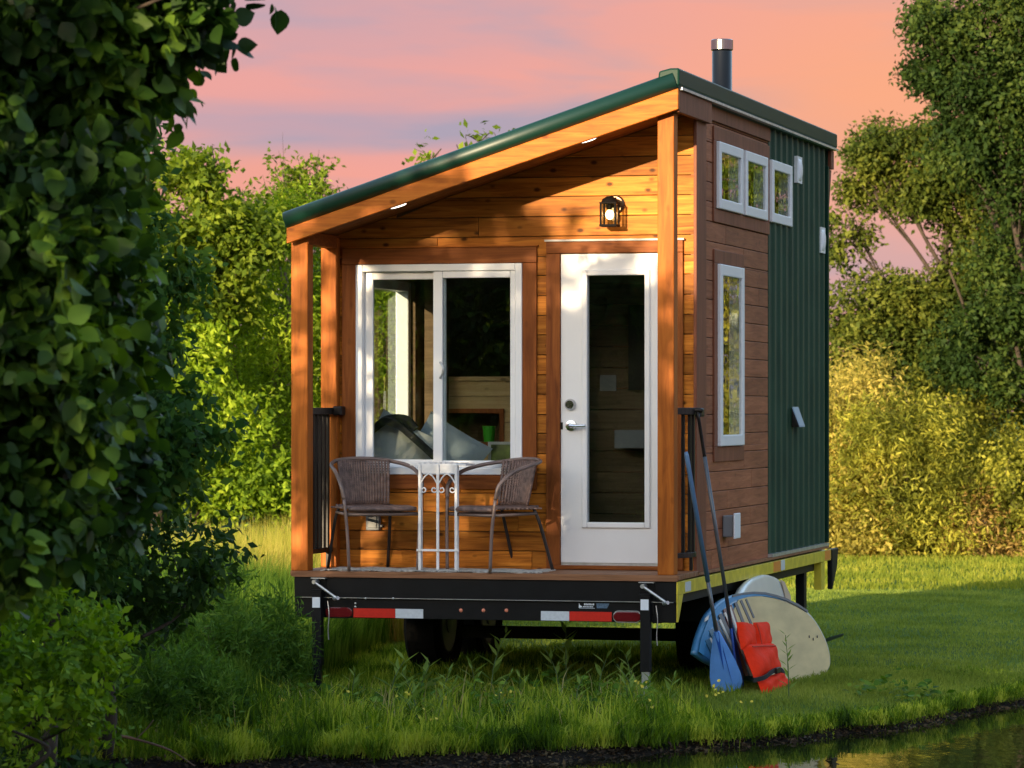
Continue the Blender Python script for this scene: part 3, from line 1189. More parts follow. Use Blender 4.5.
# jacks
for px, zb in ((318, 0.02), (646, 0.0)):
    x, _ = fy(px, 600, -0.03)
    mb = MB()
    mb.box(x - 0.030, x + 0.030, -0.062, -0.004, 0.20, 0.66)
    mb.box(x - 0.035, x + 0.035, -0.066, -0.002, 0.66, 0.672)
    mb.box(x - 0.045, x + 0.045, -0.006, 0.002, 0.55, 0.735)
    jk = mb.build('jack', M_BLACK, house, bevel=0.003)
    MB().box(x - 0.022, x + 0.022, -0.056, -0.010, zb - 0.04, 0.205).build('jack_foot', M_GALV if px > 500 else M_BLACK, jk, bevel=0.003)
    MB().box(x - 0.026, x + 0.024, -0.0645, -0.0625, 0.575 if px > 500 else 0.56, 0.64 if px > 500 else 0.625).build('jack_label', M_STW, jk)
    mb = MB()
    mb.tube([(x - 0.01, -0.075, 0.72), (x + 0.135, -0.085, 0.625)], 0.0085, 8)
    mb.tube([(x + 0.118, -0.07, 0.618), (x + 0.152, -0.10, 0.624)], 0.012, 8)
    mb.tube([(x - 0.01, -0.01, 0.72), (x - 0.01, -0.085, 0.72)], 0.014, 8)
    mb.box(x - 0.045, x + 0.05, -0.04, -0.003, 0.738, 0.744)
    mb.build('jack_crank', M_GALV, jk)
    mb = MB()
    mb.tube(spline([(x + 0.06, -0.02, 0.60), (x + 0.072, -0.03, 0.52), (x + 0.066, -0.03, 0.42), (x + 0.07, -0.03, 0.36)], 4), 0.003, 6)
    mb.build('safety_cord', M_GALV, jk)
mb = MB()
mb.box(-0.14, -0.075, 4.60, 4.70, 0.33, 0.66)
jk = mb.build('jack', M_BLACK, house, bevel=0.003)
MB().box(-0.13, -0.085, 4.62, 4.68, -0.02, 0.335).build('jack_foot', M_GALV, jk)

# axle beam and wheels
mb = MB()
mb.box(-1.95, -0.42, 1.96, 2.05, 0.255, 0.335)
mb.box(-1.95, -0.42, 2.88, 2.97, 0.40, 0.46)
mb.build('axle', M_BLACK, house, bevel=0.004)
mb = MB()
for xa, xb in ((-2.40, -2.04), (-0.52, -0.10)):
    mb.box(xa, xb, 1.45, 3.55, 0.60, 0.655)
    mb.box(xa, xb, 1.45, 1.49, 0.42, 0.60)
mb.box(-2.02, -1.95, 1.5, 3.5, 0.40, 0.60)
mb.box(-0.50, -0.44, 1.5, 3.5, 0.40, 0.60)
mb.build('fender', M_BLACK, house, bevel=0.004)
for xc, sg in ((-2.13, 1), (-0.27, -1)):
    for yc in (2.02, 3.02):
        we = MB()
        hw = 0.125
        we.lathe([(0.21, -hw * .8), (0.30, -hw), (0.345, -hw * .75), (0.355, -hw * .3), (0.355, hw * .3), (0.345, hw * .75), (0.30, hw), (0.21, hw * .8)],
                 (xc, yc, 0.355), 'X', 40)
        wh = we.build('wheel', M_RUBBER, house, smooth=False)
        rm = MB()
        for s2 in (-1, 1):
            rm.lathe([(0.215, s2 * hw * .84), (0.20, s2 * hw * .9), (0.185, s2 * hw * .5), (0.10, s2 * hw * .45), (0.07, s2 * hw * .9), (0.0, s2 * hw * .95)], (xc, yc, 0.355), 'X', 32)
        rm.build('rim', mat('dull_rim', (0.07, 0.07, 0.075), 0.5, 0.6), wh)
        hb = MB()
        for k in range(5):
            t = 2 * math.pi * k / 5
            hb = MB()
            hb.tube([(xc + 0.04, yc + .075 * math.cos(t), .355 + .075 * math.sin(t)), (xc + 0.075, yc + .075 * math.cos(t), .355 + .075 * math.sin(t))], 0.011, 6)
            hb.build('lug_nut', M_GALV, wh)

# railings (front to wall on both sides)


def railing(x, yend, bow):
    mb = MB()
    n = 6
    top = []
    for k in range(13):
        t = k / 12
        top.append((x + bow * math.sin(math.pi * t) * 1.0, 0.10 + (yend - 0.10) * t))
    for k in range(12):
        (xa, ya_), (xb, yb_) = top[k], top[k + 1]
        for zz, hh, ww in ((1.79, 0.030, 0.030), (0.905, 0.022, 0.018)):
            mb.prism([(xa - ww, ya_, zz - hh), (xa + ww, ya_, zz - hh), (xa + ww, ya_, zz + hh * .4), (xa - ww, ya_, zz + hh * .4)], (xb - xa, yb_ - ya_, 0))
    for k in range(n):
        t = (k + 0.3) / n
        xx = x + bow * math.sin(math.pi * t)
        yy_ = 0.10 + (yend - 0.10) * t
        mb.box(xx - 0.010, xx + 0.010, yy_ - 0.010, yy_ + 0.010, 0.79 if k == n - 1 else 0.895, 1.78)
    return mb.build('railing', M_BLACKR, house, bevel=0.002)


railing(-2.39, 0.555, 0.0)
railing(-0.055, 0.585, 0.075)
mb = MB()
mb.box(-2.362, -2.30, YF - .11, YF - .023, 1.752, 1.812)
mb.build('rail_bracket', M_BLACKR, house, bevel=0.01)
mb = MB()
mb.box(-0.05, 0.03, 0.56, 0.66, 1.745, 1.80)
mb.build('rail_bracket', M_BLACKR, house, bevel=0.01)

# wall lamp
lx, lz = -0.545, 3.02
lamp = MB()
lamp.lathe([(0.0, 0), (0.060, 0), (0.060, -0.012), (0.050, -0.02), (0.0, -0.02)], (lx + 0.012, YF - .001, lz + 0.055), 'Y', 28)
lamp_o = lamp.build('wall_lamp', mat('bronze', (0.12, 0.08, 0.05), 0.35, 0.8), house)
lamp_o['label'] = 'black caged porch lamp with a glowing bulb'
mb = MB()
mb.tube(spline([(lx + 0.012, YF - .02, lz + 0.075), (lx + 0.005, YF - .07, lz + 0.10), (lx, YF - .105, lz + 0.075)], 6), 0.009, 8)
zt, zb, hw = lz + 0.055, lz - 0.075, 0.047
yc = YF - 0.105
for sx_ in (-1, 1):
    for sy_ in (-1, 1):
        mb.box(lx + sx_ * hw - .005, lx + sx_ * hw + .005, yc + sy_ * hw - .005, yc + sy_ * hw + .005, zb, zt)
mb.box(lx - hw - .007, lx + hw + .007, yc - hw - .007, yc + hw + .007, zb - .014, zb)
mb.box(lx - hw - .007, lx + hw + .007, yc - hw - .007, yc + hw + .007, zt, zt + .008)
mb.lathe([(0.055, 0.008), (0.045, 0.03), (0.02, 0.045), (0.0, 0.047)], (lx, yc, zt), 'Z', 20)
mb.lathe([(0.0, 0.0), (0.014, 0.0), (0.014, -0.04), (0.0, -0.04)], (lx, yc, zt), 'Z', 14)
mb.build('lamp_cage', mat('matte_black', (0.006, 0.005, 0.005), 0.7, spec=0.08), lamp_o)
M_BULB = mat('lit_bulb', (1, 0.9, 0.7), 0.3, emit=((1.0, 0.62, 0.25), 3))
mb = MB()
mb.lathe([(0.010, 0.0), (0.024, -0.02), (0.027, -0.035), (0.020, -0.055), (0.006, -0.064)], (lx, yc, lz + 0.02), 'Z', 16)
mb.build('bulb', M_BULB, lamp_o, smooth=True)
mb = MB()
for q in ((lx - hw, lx + hw, yc - hw - .001, yc - hw + .001), (lx - hw, lx + hw, yc + hw - .001, yc + hw + .001), (lx - hw - .001, lx - hw + .001, yc - hw, yc + hw), (lx + hw - .001, lx + hw + .001, yc - hw, yc + hw)):
    mb.box(q[0], q[1], q[2], q[3], zb + .002, zt - .002)
mb.build('lamp_glass', G, lamp_o)
pd = bpy.data.lights.new('porch_lamp_light', 'POINT')
pd.energy = 0.12
pd.color = (1.0, 0.6, 0.3)
pd.shadow_soft_size = 0.03
po = bpy.data.objects.new('porch_lamp_light', pd)
COL.objects.link(po)
po.parent = lamp_o
po.location = (lx, yc - 0.03, lz - 0.01)

# outlets and vents
x, z = -2.115, 1.085
ob = MB().box(x - .045, x + .045, YF - .045, YF - .001, z - .065, z + .065).build('outlet_box', M_GREYP, house, bevel=0.008)
mb = MB()
mb.box(x - .030, x + .030, YF - .052, YF - .046, z - .050, z + .050)
mb.build('outlet_cover', mat('outlet_cover', (0.10, 0.11, 0.12), 0.3), ob, bevel=0.006)
MB().box(x + .046, x + .060, YF - .03, YF - .015, z + .030, z + .045).build('hinge', M_GREYP, ob)
MB().box(x + .046, x + .060, YF - .03, YF - .015, z - .045, z - .030).build('hinge', M_GREYP, ob)
mb = MB().box(XR + .001, XR + .075, 1.47, 1.62, 0.965, 1.105)
ob = mb.build('outlet_box', M_GREYP, house, bevel=0.01)
MB().box(XR + .076, XR + .088, 1.455, 1.64, 0.955, 1.12).build('outlet_cover', M_WHITE, ob, bevel=0.008)


def hood(y, z, w, h, d):
    mb = MB()
    vs_, n = [], 14
    for i in range(n + 1):
        t = math.pi * i / n
        for j in range(9):
            s_ = math.pi * j / 8
            vs_.append((XR + 0.026 + d * math.sin(t) * math.sin(s_), y + w / 2 * math.cos(s_), z + h / 2 * math.cos(t)) if True else None)
    fs_ = []
    for i in range(n):
        for j in range(8):
            a = i * 9 + j
            fs_.append((a, a + 1, a + 10, a + 9))
    mb.add(vs_, fs_)
    mb.box(XR + .005, XR + .03, y - w / 2 - .02, y + w / 2 + .02, z - h / 2 - .015, z + h / 2 + .015)
    return mb.build('vent_hood', M_WHITE, house, smooth=False)


hood(4.03, 3.50, 0.14, 0.16, 0.022)
hood(4.96, 3.04, 0.14, 0.16, 0.022)
vh = MB().prism([(XR + .026, 3.74, 1.795), (XR + .026, 3.74, 1.665), (XR + .075, 3.74, 1.665)], (0, 0.20, 0)).build('vent_hood', M_BLACKR, house, bevel=0.004)
MB().prism([(XR + .028, 3.735, 1.802), (XR + .082, 3.735, 1.665), (XR + .082, 3.735, 1.675), (XR + .034, 3.735, 1.808)], (0, 0.21, 0)).build('vent_lid', mat('pale_blue_metal', (0.30, 0.42, 0.56), 0.3, 0.0), vh)

# chimney
cx, cy = -0.215, 2.35
zc0 = ztop(cx) - 0.02
mb = MB()
r_ = 0.067
mb.lathe([(r_ + .02, -0.0), (r_ + .02, 0.01), (r_, 0.02), (r_, 0.455), (r_ - .004, 0.46), (r_ - 0.008, 0.46)], (cx, cy, zc0), 'Z', 40)
chim = mb.build('chimney', mat('chimney_steel', (0.003, 0.003, 0.003), 0.28, 0.0, spec=0.45), roof, smooth=False)
for p_ in chim.data.polygons:
    p_.use_smooth = len(p_.vertices) == 4
mb = MB()
mb.lathe([(r_ + .004, 0.462), (r_ + .007, 0.466), (r_ + .007, 0.53), (r_, 0.535), (r_ - .01, 0.535), (r_ - .012, 0.49)], (cx, cy, zc0), 'Z', 40)
mb.build('chimney_cap', mat('dark_chrome', (0.30, 0.30, 0.30), 0.2, 1.0), chim)

# inside fittings of the house
yp = 2.5
mb = MB()
x0_, x1_ = -2.30, -1.16
nx0, nz1 = fy(447, 413, yp)
nx1, nz0 = fy(500, 442, yp)
ptop = fy(450, 381, yp)[1]
for a, b, c0, c1 in cells(x0_, x1_, 0.80, ptop, [(nx0, nx1, nz0, nz1)], 0.18, 0, None, 0.003):
    mb.box(a, b, yp, yp + 0.02, c0, c1)
mb.box(x0_ - .01, x1_ + .01, yp - .02, yp + .3, ptop + .001, ptop + .03)
cab = mb.build('shelf_unit', M_PINE, house, bevel=0.002)
mb = MB()
mb.box(nx0, nx1, yp + .30, yp + .31, nz0, nz1)
mb.box(nx0 - .012, nx1 + .012, yp + .001, yp + .30, nz0 - .012, nz0)
mb.box(nx0 - .012, nx1 + .012, yp + .001, yp + .30, nz1, nz1 + .012)
mb.box(nx0 - .012, nx0, yp + .001, yp + .30, nz0, nz1)
mb.box(nx1, nx1 + .012, yp + .001, yp + .30, nz0, nz1)
mb.build('niche', M_INNER, cab)
mb = MB()
for q in ((nx0 - .03, nx0, nz0 - .03, nz1 + .03), (nx1, nx1 + .03, nz0 - .03, nz1 + .03), (nx0, nx1, nz1, nz1 + .03), (nx0, nx1, nz0 - .03, nz0)):
    mb.box(q[0], q[1], yp - .012, yp - .001, q[2], q[3])
mb.build('niche_frame', M_TRIM, cab)
MB().box(x1_ + .015, x1_ + .06, yp - .8, yp + .4, 0.80, 3.2).build('partition', M_INNER, house)
MB().box(-2.30, -2.16, 2.36, 2.47, 0.80, 2.86).build('inner_post', M_INNER, house)
a, b = fy(427, 391, yp), fy(435, 411, yp)
MB().box(a[0], b[0], yp - .014, yp - .001, b[1], a[1]).build('switch_plate', M_WHITE, cab)
MB().box(-2.34, -1.05, 0.80, 1.55, 1.30, 1.345).build('window_bench', M_PINE, house)
for xx in (-2.30, -1.12):
    MB().box(xx, xx + .05, 0.85, 1.5, 0.80, 1.299).build('bench_support', M_PINE, house)
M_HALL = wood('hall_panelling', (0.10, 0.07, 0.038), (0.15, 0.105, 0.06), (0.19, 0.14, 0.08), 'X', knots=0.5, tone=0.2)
mb = MB()
for a, b, c0, c1 in cells(-1.08, XR - .10, 0.81, 3.30, [], 0.14, 0, 1.2, 0.004):
    mb.box(a, b, 2.10, 2.12, c0, c1)
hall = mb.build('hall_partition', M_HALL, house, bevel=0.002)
q0, q1 = fy(600, 375, 2.09), fy(616, 391, 2.09)
MB().box(q0[0], q1[0], 2.088, 2.0985, q1[1], q0[1]).build('switch_plate', M_GREYP, hall)
q0, q1 = fy(629, 305, 2.09), fy(646, 390, 2.09)
mb = MB()
mb.box(q0[0], q1[0] + .1, 2.07, 2.0985, q1[1], q0[1])
mb.build('dark_panel', M_BLACKR, hall)
q0, q1 = fy(618, 430, 2.0), fy(650, 448, 2.0)
MB().box(q0[0], q1[0] + .1, 1.9, 2.0985, q1[1], q0[1]).build('wall_shelf', M_GREYP, hall)
# dark cabinet and picture seen through the door glass
mb = MB()
mb.box(-0.62, -0.12, 3.6, 3.95, 0.80, 1.62)
mb.build('kitchen_counter', M_INNER, house)

# things standing inside on the bench and in the niche


def blobmesh(pts_fn, nu, nv):
    vs_, fs_ = [], []
    for i in range(nu + 1):
        for j in range(nv + 1):
            vs_.append(pts_fn(i / nu, j / nv))
    for i in range(nu):
        for j in range(nv):
            a = i * (nv + 1) + j
            fs_.append((a, a + 1, a + nv + 2, a + nv + 1))
    return vs_, fs_


def pillow(name, w, h, d, m, x, y, z, rx, ry, rz, label, cat):
    def fn(s):
        def g(u, v):
            U, V_ = u * 2 - 1, v * 2 - 1
            th = d / 2 * (max(0, 1 - abs(U) ** 3) ** .6) * (max(0, 1 - abs(V_) ** 3) ** .6)
            kx = 1 - 0.10 * (1 - V_ * V_) * 0 - 0.06 * abs(V_) ** 2
            return (U * w / 2 * (1 - 0.06 * (1 - V_ ** 2)), s * th + 0.004 * math.sin(9 * U + 5 * V_), V_ * h / 2 * (1 - 0.06 * (1 - U ** 2)))
        return g
    mb = MB()
    for s_ in (-1, 1):
        v_, f_ = blobmesh(fn(s_), 16, 16)
        mb.add(v_, f_)
    o = mb.build(name, m, smooth=True)
    o.location = l2w(x, y, z)
    o.rotation_euler = Matrix.Rotation(-TH, 3, 'Z').to_4x4().to_3x3().to_euler()
    o.rotation_euler = (Matrix.Rotation(-TH + rz, 4, 'Z') @ Matrix.Rotation(rx, 4, 'X') @ Matrix.Rotation(ry, 4, 'Y')).to_euler()
    tag(o, label, cat)
    return o


M_CUSH = mat('pale_cushion', (0.42, 0.43, 0.42), 0.9, noise=0.08, bump=0.3, bscale=200)
M_CUSHB = mat('blue_grey_cushion', (0.26, 0.31, 0.36), 0.9, noise=0.08, bump=0.3, bscale=200)
M_THROW = mat('black_fabric', (0.010, 0.010, 0.012), 0.9)
pillow('cushion', 0.46, 0.42, 0.12, M_CUSH, -2.08, 0.98, 1.51, R(-12), R(28), 0.0, 'pale grey cushion on the bench behind the left window pane', 'cushion')
pillow('cushion', 0.50, 0.40, 0.12, M_CUSHB, -1.80, 1.16, 1.49, R(-12), R(30), 0.0, 'blue grey cushion leaning behind the window mullion', 'cushion')
mb = MB()
path = spline([(-2.30, 1.02, 1.60), (-2.16, .90, 1.71), (-2.05, .88, 1.70), (-1.93, .87, 1.61), (-1.80, .86, 1.50), (-1.72, .86, 1.43)], 6)
for i in range(len(path) - 1):
    a, b = Vector(path[i]), Vector(path[i + 1])
    mb.prism([a + Vector((0, -.012, -.03)), a + Vector((0, .03, -.02)), a + Vector((0, .03, .025)), a + Vector((0, -.012, .02))], b - a)
mb.tube(spline([(-2.25, 1.0, 1.64), (-2.15, .98, 1.72), (-2.02, .98, 1.725), (-1.95, .98, 1.66)], 6), 0.03, 8)
th = mb.build('throw_blanket', M_THROW)
th.location = l2w(0, 0, 0)
th.rotation_euler = (0, 0, -TH)
tag(th, 'black folded blanket draped across the grey cushions inside the window', 'blanket')
a, b = fy(481, 424, yp + .1), fy(494, 437, yp + .1)
bk = at_house('basket', (a[0] + b[0]) / 2, yp + 0.14, nz0)
tag(bk, 'bright green ribbed storage basket in the dark shelf niche', 'basket')
mb = MB()
mb.lathe([(0.035, 0.0), (0.045, 0.10), (0.048, 0.10), (0.048, 0.108), (0.042, 0.108), (0.034, 0.01)], (0, 0, 0.001), 'Z', 14)
mb.build('basket_body', mat('green_plastic', (0.05, 0.42, 0.02), 0.45), bk)
mug = at_house('mug', fy(462, 455, 1.15)[0], 1.15, 1.346)
tag(mug, 'yellow mug on the bench inside the front window', 'mug')
M_MUG = mat('yellow_glaze', (0.65, 0.50, 0.03), 0.25)
mb = MB()
mb.lathe([(0.034, 0.0), (0.040, 0.02), (0.040, 0.125), (0.034, 0.125), (0.032, 0.02)], (0, 0, 0), 'Z', 20)
mb.build('cup', M_MUG, mug)
mb = MB()
mb.tube(spline([(0.036, 0, 0.105), (0.065, 0, 0.10), (0.068, 0, 0.055), (0.038, 0, 0.04)], 5), 0.007, 8)
mb.build('handle', M_MUG, mug)
pf = at_house('picture_frame', fy(501, 452, 1.2)[0], 1.2, 1.346, 0)
tag(pf, 'small pale framed picture of dark foliage on the bench inside', 'picture frame')
mb = MB()
w_, h_ = 0.17, 0.235
mb.box(-w_ / 2, -w_ / 2 + .018, -.01, .01, 0, h_)
mb.box(w_ / 2 - .018, w_ / 2, -.01, .01, 0, h_)
mb.box(-w_ / 2 + .018, w_ / 2 - .018, -.01, .01, h_ - .018, h_)
mb.box(-w_ / 2 + .018, w_ / 2 - .018, -.01, .01, 0, .018)
mb.build('frame', M_CUSH, pf)
MB().box(-w_ / 2 + .018, w_ / 2 - .018, -.002, .004, .018, h_ - .018).build('picture', mat('foliage_print', (0.10, 0.14, 0.02), 0.4, noise=0.95, nscale=14, dark=(0.003, 0.006, 0.002)), pf)

# ------------------------------------------------------------------ chairs and table on the porch


def make_chair():
    r = empty('bistro_chair')
    sw, fr, bk_ = 0.225, -0.20, 0.20
    # arm and back hoop with both front legs in one bent tube
    for sg in (-1, 1):
        pts = spline([(sg * .225, fr - .02, 0.0), (sg * .236, fr - .015, 0.25), (sg * .252, fr, 0.45)], 5)
        MB().tube(pts, 0.0105, 8).build('leg', M_CHAIR, r, smooth=True)
    mb = MB()
    hoop = [(-.252, fr, .449), (-.268, fr + .02, .54), (-.268, -.08, .615), (-.250, .06, .655), (-.18, .20, .680), (-.09, .245, .692), (0, .255, .695)]
    hoop = hoop + [(-x_, y_, z_) for x_, y_, z_ in hoop[-2::-1]]
    mb.tube(spline(hoop, 6), 0.0125, 10)
    mb.build('armrest', M_CHAIR, r, smooth=True)
    for sg in (-1, 1):
        MB().tube(spline([(sg * .17, .16, 0.385), (sg * .185, .20, 0.28), (sg * .20, .285, 0.0)], 5), 0.0105, 8).build('leg', M_CHAIRD, r, smooth=True)
    mb = MB()
    for sg in (-1, 1):
        mb.tube([(sg * .232, fr, .352), (sg * .18, .17, .358)], 0.009, 8)
    mb.tube([(-.232, fr + .005, .352), (.232, fr + .005, .352)], 0.010, 8)
    mb.tube([(-.18, .17, .358), (.18, .17, .358)], 0.009, 8)
    mb.build('seat_frame', M_CHAIR, r, smooth=True)
    mb = MB()
    n = 22
    for k in range(n):
        t = (k + .5) / n
        x_ = (t - .5) * 0.40
        mb.tube(spline([(x_ * 1.08, fr - .005, .392), (x_ * 1.04, -.08, .398), (x_, .06, .392), (x_ * .9, .19, .402)], 3), 0.0085, 6)
    for k in range(12):
        y_ = fr + .01 + k * 0.034
        mb.tube([(-.215, y_, .390), (0, y_, .386), (.215, y_, .390)], 0.006, 5)
    mb.tube(spline([(-.22, fr, .385), (0, fr - .015, .385), (.22, fr, .385)], 4), 0.014, 8)
    mb.build('seat', M_WICKER, r, smooth=True)
    mb = MB()
    n = 20
    for k in range(n):
        t = (k + .5) / n * 2 - 1
        a_ = 0.175 * t
        yb_ = 0.245 - 0.075 * t * t
        mb.tube(spline([(a_ * .88, yb_ - .055, .405), (a_ * .94, yb_ - .03, .53), (a_, yb_, .685)], 4), 0.0088, 6)
    for zz in [0.415 + 0.0165 * i for i in range(17)]:
        f2 = (zz - .405) / .28
        g_ = 0.88 + 0.12 * f2
        off = -.055 + .055 * f2
        mb.tube([(0.175 * g_ * t, 0.245 - .075 * t * t + off, zz) for t in np.linspace(-1, 1, 9)], 0.0042 if (zz < .5 or zz > .6) else 0.0055, 5)
    mb.build('backrest', M_WICKER, r, smooth=True)
    return r


def copy_tree(o, parent=None):
    c_ = o.copy()
    COL.objects.link(c_)
    if parent is not None:
        c_.parent = parent
    for ch in list(o.children):
        copy_tree(ch, c_)
    return c_


chair = make_chair()
chair.location = l2w(-2.02, 0.27, DECK)
chair.rotation_euler = (0, 0, -TH + R(36))
tag(chair, 'brown wicker bistro chair left of the white table, facing the viewer', 'chair', 'wicker chairs on the porch')
ch2 = copy_tree(chair)
ch2.location = l2w(-1.215, 0.30, DECK)
ch2.rotation_euler = (0, 0, -TH - R(38))
tag(ch2, 'brown wicker bistro chair right of the white table, turned sideways beside the door', 'chair', 'wicker chairs on the porch')

tb = at_house('bistro_table', -1.575, 0.33, DECK)
tag(tb, 'narrow white wrought iron folding table with scrollwork between the wicker chairs', 'table')
mb = MB()
mb.box(-.185, .180, -.10, .10, .655, .668)
for k in range(9):
    mb.box(-.150 + k * .0345, -.130 + k * .0345, -.095, .095, .669, .673)
mb.build('tabletop', M_WROUGHT, tb, bevel=0.003)
mb = MB()
mb.box(-.118, .118, -.107, -.101, .61, .662)
mb.build('apron', M_WROUGHT, tb)
for x_ in (-.118, 0.0, .118):
    MB().box(x_ - .009, x_ + .009, -.118, -.101 - .007, 0.0, .665).build('leg', M_WROUGHT, tb, bevel=0.003)
for x_ in (-.118, .118):
    MB().box(x_ - .008, x_ + .008, -.085, -.070, 0.0, .654).build('leg', M_WROUGHT, tb, bevel=0.003)
mb = MB()
mb.box(-.135, .140, -.128, -.119, .122, .135)
mb.build('crossbar', M_WROUGHT, tb)
mb = MB()
for xa in (-.118, .0):
    for sg in (-1, 1):
        xc_ = xa + .059
        # diagonal brace ending in a curl next to the leg
        x1_ = xc_ + sg * .0
        mb.tube(spline([(xc_, -.112, .606), (xc_ + sg * .028, -.112, .585), (xc_ + sg * .052, -.112, .545)], 4), .0045, 6)
        curl = []
        for k in range(13):
            t = math.pi * .95 - 2 * math.pi * k / 11 * .85
            rr = .019 * (1 - k / 24)
            curl.append((xc_ + sg * (.034 - rr * math.cos(t)), -.112, .505 - rr * math.sin(t)))
        mb.tube(curl, .0045, 6)
mb.build('scrollwork', M_WROUGHT, tb)
# pale rug under the set
mb = MB()
v_, f_ = blobmesh(lambda u, v: (-2.28 + 1.40 * u + .02 * math.sin(v * 17), .02 + .43 * v + .015 * math.sin(u * 40), DECK + .006 + .004 * math.sin(u * 31 + v * 9)), 60, 12)
mb.add(v_, f_)
for k in range(120):
    u = random.random()
    x_ = -2.28 + 1.45 * u
    mb.tube([(x_, .03, DECK + .006), (x_ + random.uniform(-.01, .01), -0.0 + random.uniform(-.004, .01), DECK + .008)], .003, 4)
rug = mb.build('rug', mat('jute_rug', (0.50, 0.46, 0.40), 0.95, noise=0.35, nscale=50, bump=0.6, bscale=150))
sol = rug.modifiers.new('thick', 'SOLIDIFY')
sol.thickness = 0.006
rug.location = (X0, D0, 0)
rug.rotation_euler = (0, 0, -TH)
tag(rug, 'thin pale frayed rug lying on the porch deck under the chairs', 'rug')

# ------------------------------------------------------------------ boards, paddles, life vest
BC, BK, BM_ = 0.405 - 0.2 * 1.62, 0.35, -0.2
nrm = Vector((1, BM_, BK)).normalized()
outline_px = [(696.5, 652), (699.5, 637), (707, 617), (714, 607.5), (721.7, 600), (731, 595), (742, 592.3), (753, 591.3), (764, 591.8), (775, 594.3), (786, 598), (797, 603.2),
              (808, 609.5), (816, 618), (822.5, 628), (828, 639), (831.8, 651), (832.8, 663), (829.5, 672), (823, 678), (812, 682.5), (800, 685), (787, 686.2), (772, 684),
              (755, 680), (738, 674.5), (722, 667), (708, 660)]
ol = [onplane(a, b, BC, BK, BM_) for a, b in outline_px]
ol = spline(ol + [ol[0]], 3)[:-1]
cen = sum(ol, Vector()) / len(ol)
board = empty('paddle_board', (X0, D0, 0), -TH)
tag(board, 'large tan and blue striped paddle board leaning on its edge against the trailer', 'paddle board')


def inset(pts, s_, off):
    return [cen + (p_ - cen) * s_ + nrm * off for p_ in pts]


mb = MB()
rings = [inset(ol, .93, -.06), inset(ol, .98, -.055), inset(ol, 1.0, -.042), inset(ol, 1.0, -.025), inset(ol, .985, -.012), inset(ol, .955, -.002), inset(ol, .90, 0.0)]
n = len(ol)
vs_ = [p_ for rg in rings for p_ in rg]
fs_ = []
for i in range(len(rings) - 1):
    for k in range(n):
        k2 = (k + 1) % n
        fs_.append((i * n + k, i * n + k2, (i + 1) * n + k2, (i + 1) * n + k))
fs_.append(tuple(range(n)))
fs_.append(tuple((len(rings) - 1) * n + k for k in range(n)))
mb.add(vs_, fs_)
M_HULL = mat('cream_gelcoat', (0.50, 0.47, 0.38), 0.3, noise=0.06, nscale=2, coat=0.3)
nt_ = M_HULL.node_tree
pr_ = nt_.nodes['Principled BSDF']
src = pr_.inputs['Base Color'].links[0].from_socket
tcn = nt_.nodes.new('ShaderNodeTexCoord')
spn = nt_.nodes.new('ShaderNodeSeparateXYZ')
nt_.links.new(tcn.outputs['Object'], spn.inputs[0])
mrn = nt_.nodes.new('ShaderNodeMapRange')
mrn.inputs['From Min'].default_value = 1.75
mrn.inputs['From Max'].default_value = 1.80
nt_.links.new(spn.outputs[1], mrn.inputs[0])
mxn = nt_.nodes.new('ShaderNodeMix')
mxn.data_type = 'RGBA'
mxn.inputs[6].default_value = (0.055, 0.21, 0.40, 1)
nt_.links.new(mrn.outputs[0], mxn.inputs[0])
nt_.links.new(src, mxn.inputs[7])
nt_.links.new(mxn.outputs[2], pr_.inputs['Base Color'])
hull = mb.build('hull', M_HULL, board, smooth=False)
for p_ in hull.data.polygons:
    p_.use_smooth = True


def bpt(px, py, off=0.0):
    return onplane(px, py, BC, BK, BM_) + nrm * off


M_PAD = mat('tan_deck_pad', (0.56, 0.43, 0.195), 0.6, noise=0.22, nscale=3.0, stretch=(1, 1, 3), bump=0.1, bscale=120)
pad_px = [(738, 600), (748, 597), (760, 596.5), (772, 598.5), (784, 602), (796, 607.5), (806, 613.5), (814, 622), (820, 632), (825, 643), (828.5, 655), (829, 665), (825.5, 672),
          (818, 677.5), (806, 681), (792, 682.5), (778, 680.5), (764, 677), (752, 671), (745, 660), (738, 635), (732, 612)]
MB().prism([bpt(a, b, .001) for a, b in pad_px], nrm * 0.006).build('deck_pad', M_PAD, board)
M_BBLUE = mat('blue_gelcoat', (0.05, 0.22, 0.42), 0.45, noise=0.15, nscale=6, spec=0.2)
band_o = [(698, 652), (700.5, 638), (708, 618.5), (715, 609), (722.5, 601.8), (731.5, 597), (742, 594.5), (753, 593.3), (764, 594), (775, 596.6), (786, 600.2)]
band_i = [(703, 656), (706, 640), (713, 622), (719.5, 612.5), (726, 606), (734, 601), (743, 598), (753, 596.3), (764, 596.4), (775, 598.3), (786, 601.3)]
for i in range(len(band_o) - 1):
    pass
mb = MB()
top = [bpt(a, b, .002) for a, b in band_o]
bot = [bpt(a, b, .002) for a, b in band_i]
for i in range(len(top) - 1):
    mb.prism([top[i], top[i + 1], bot[i + 1], bot[i]], nrm * 0.005)
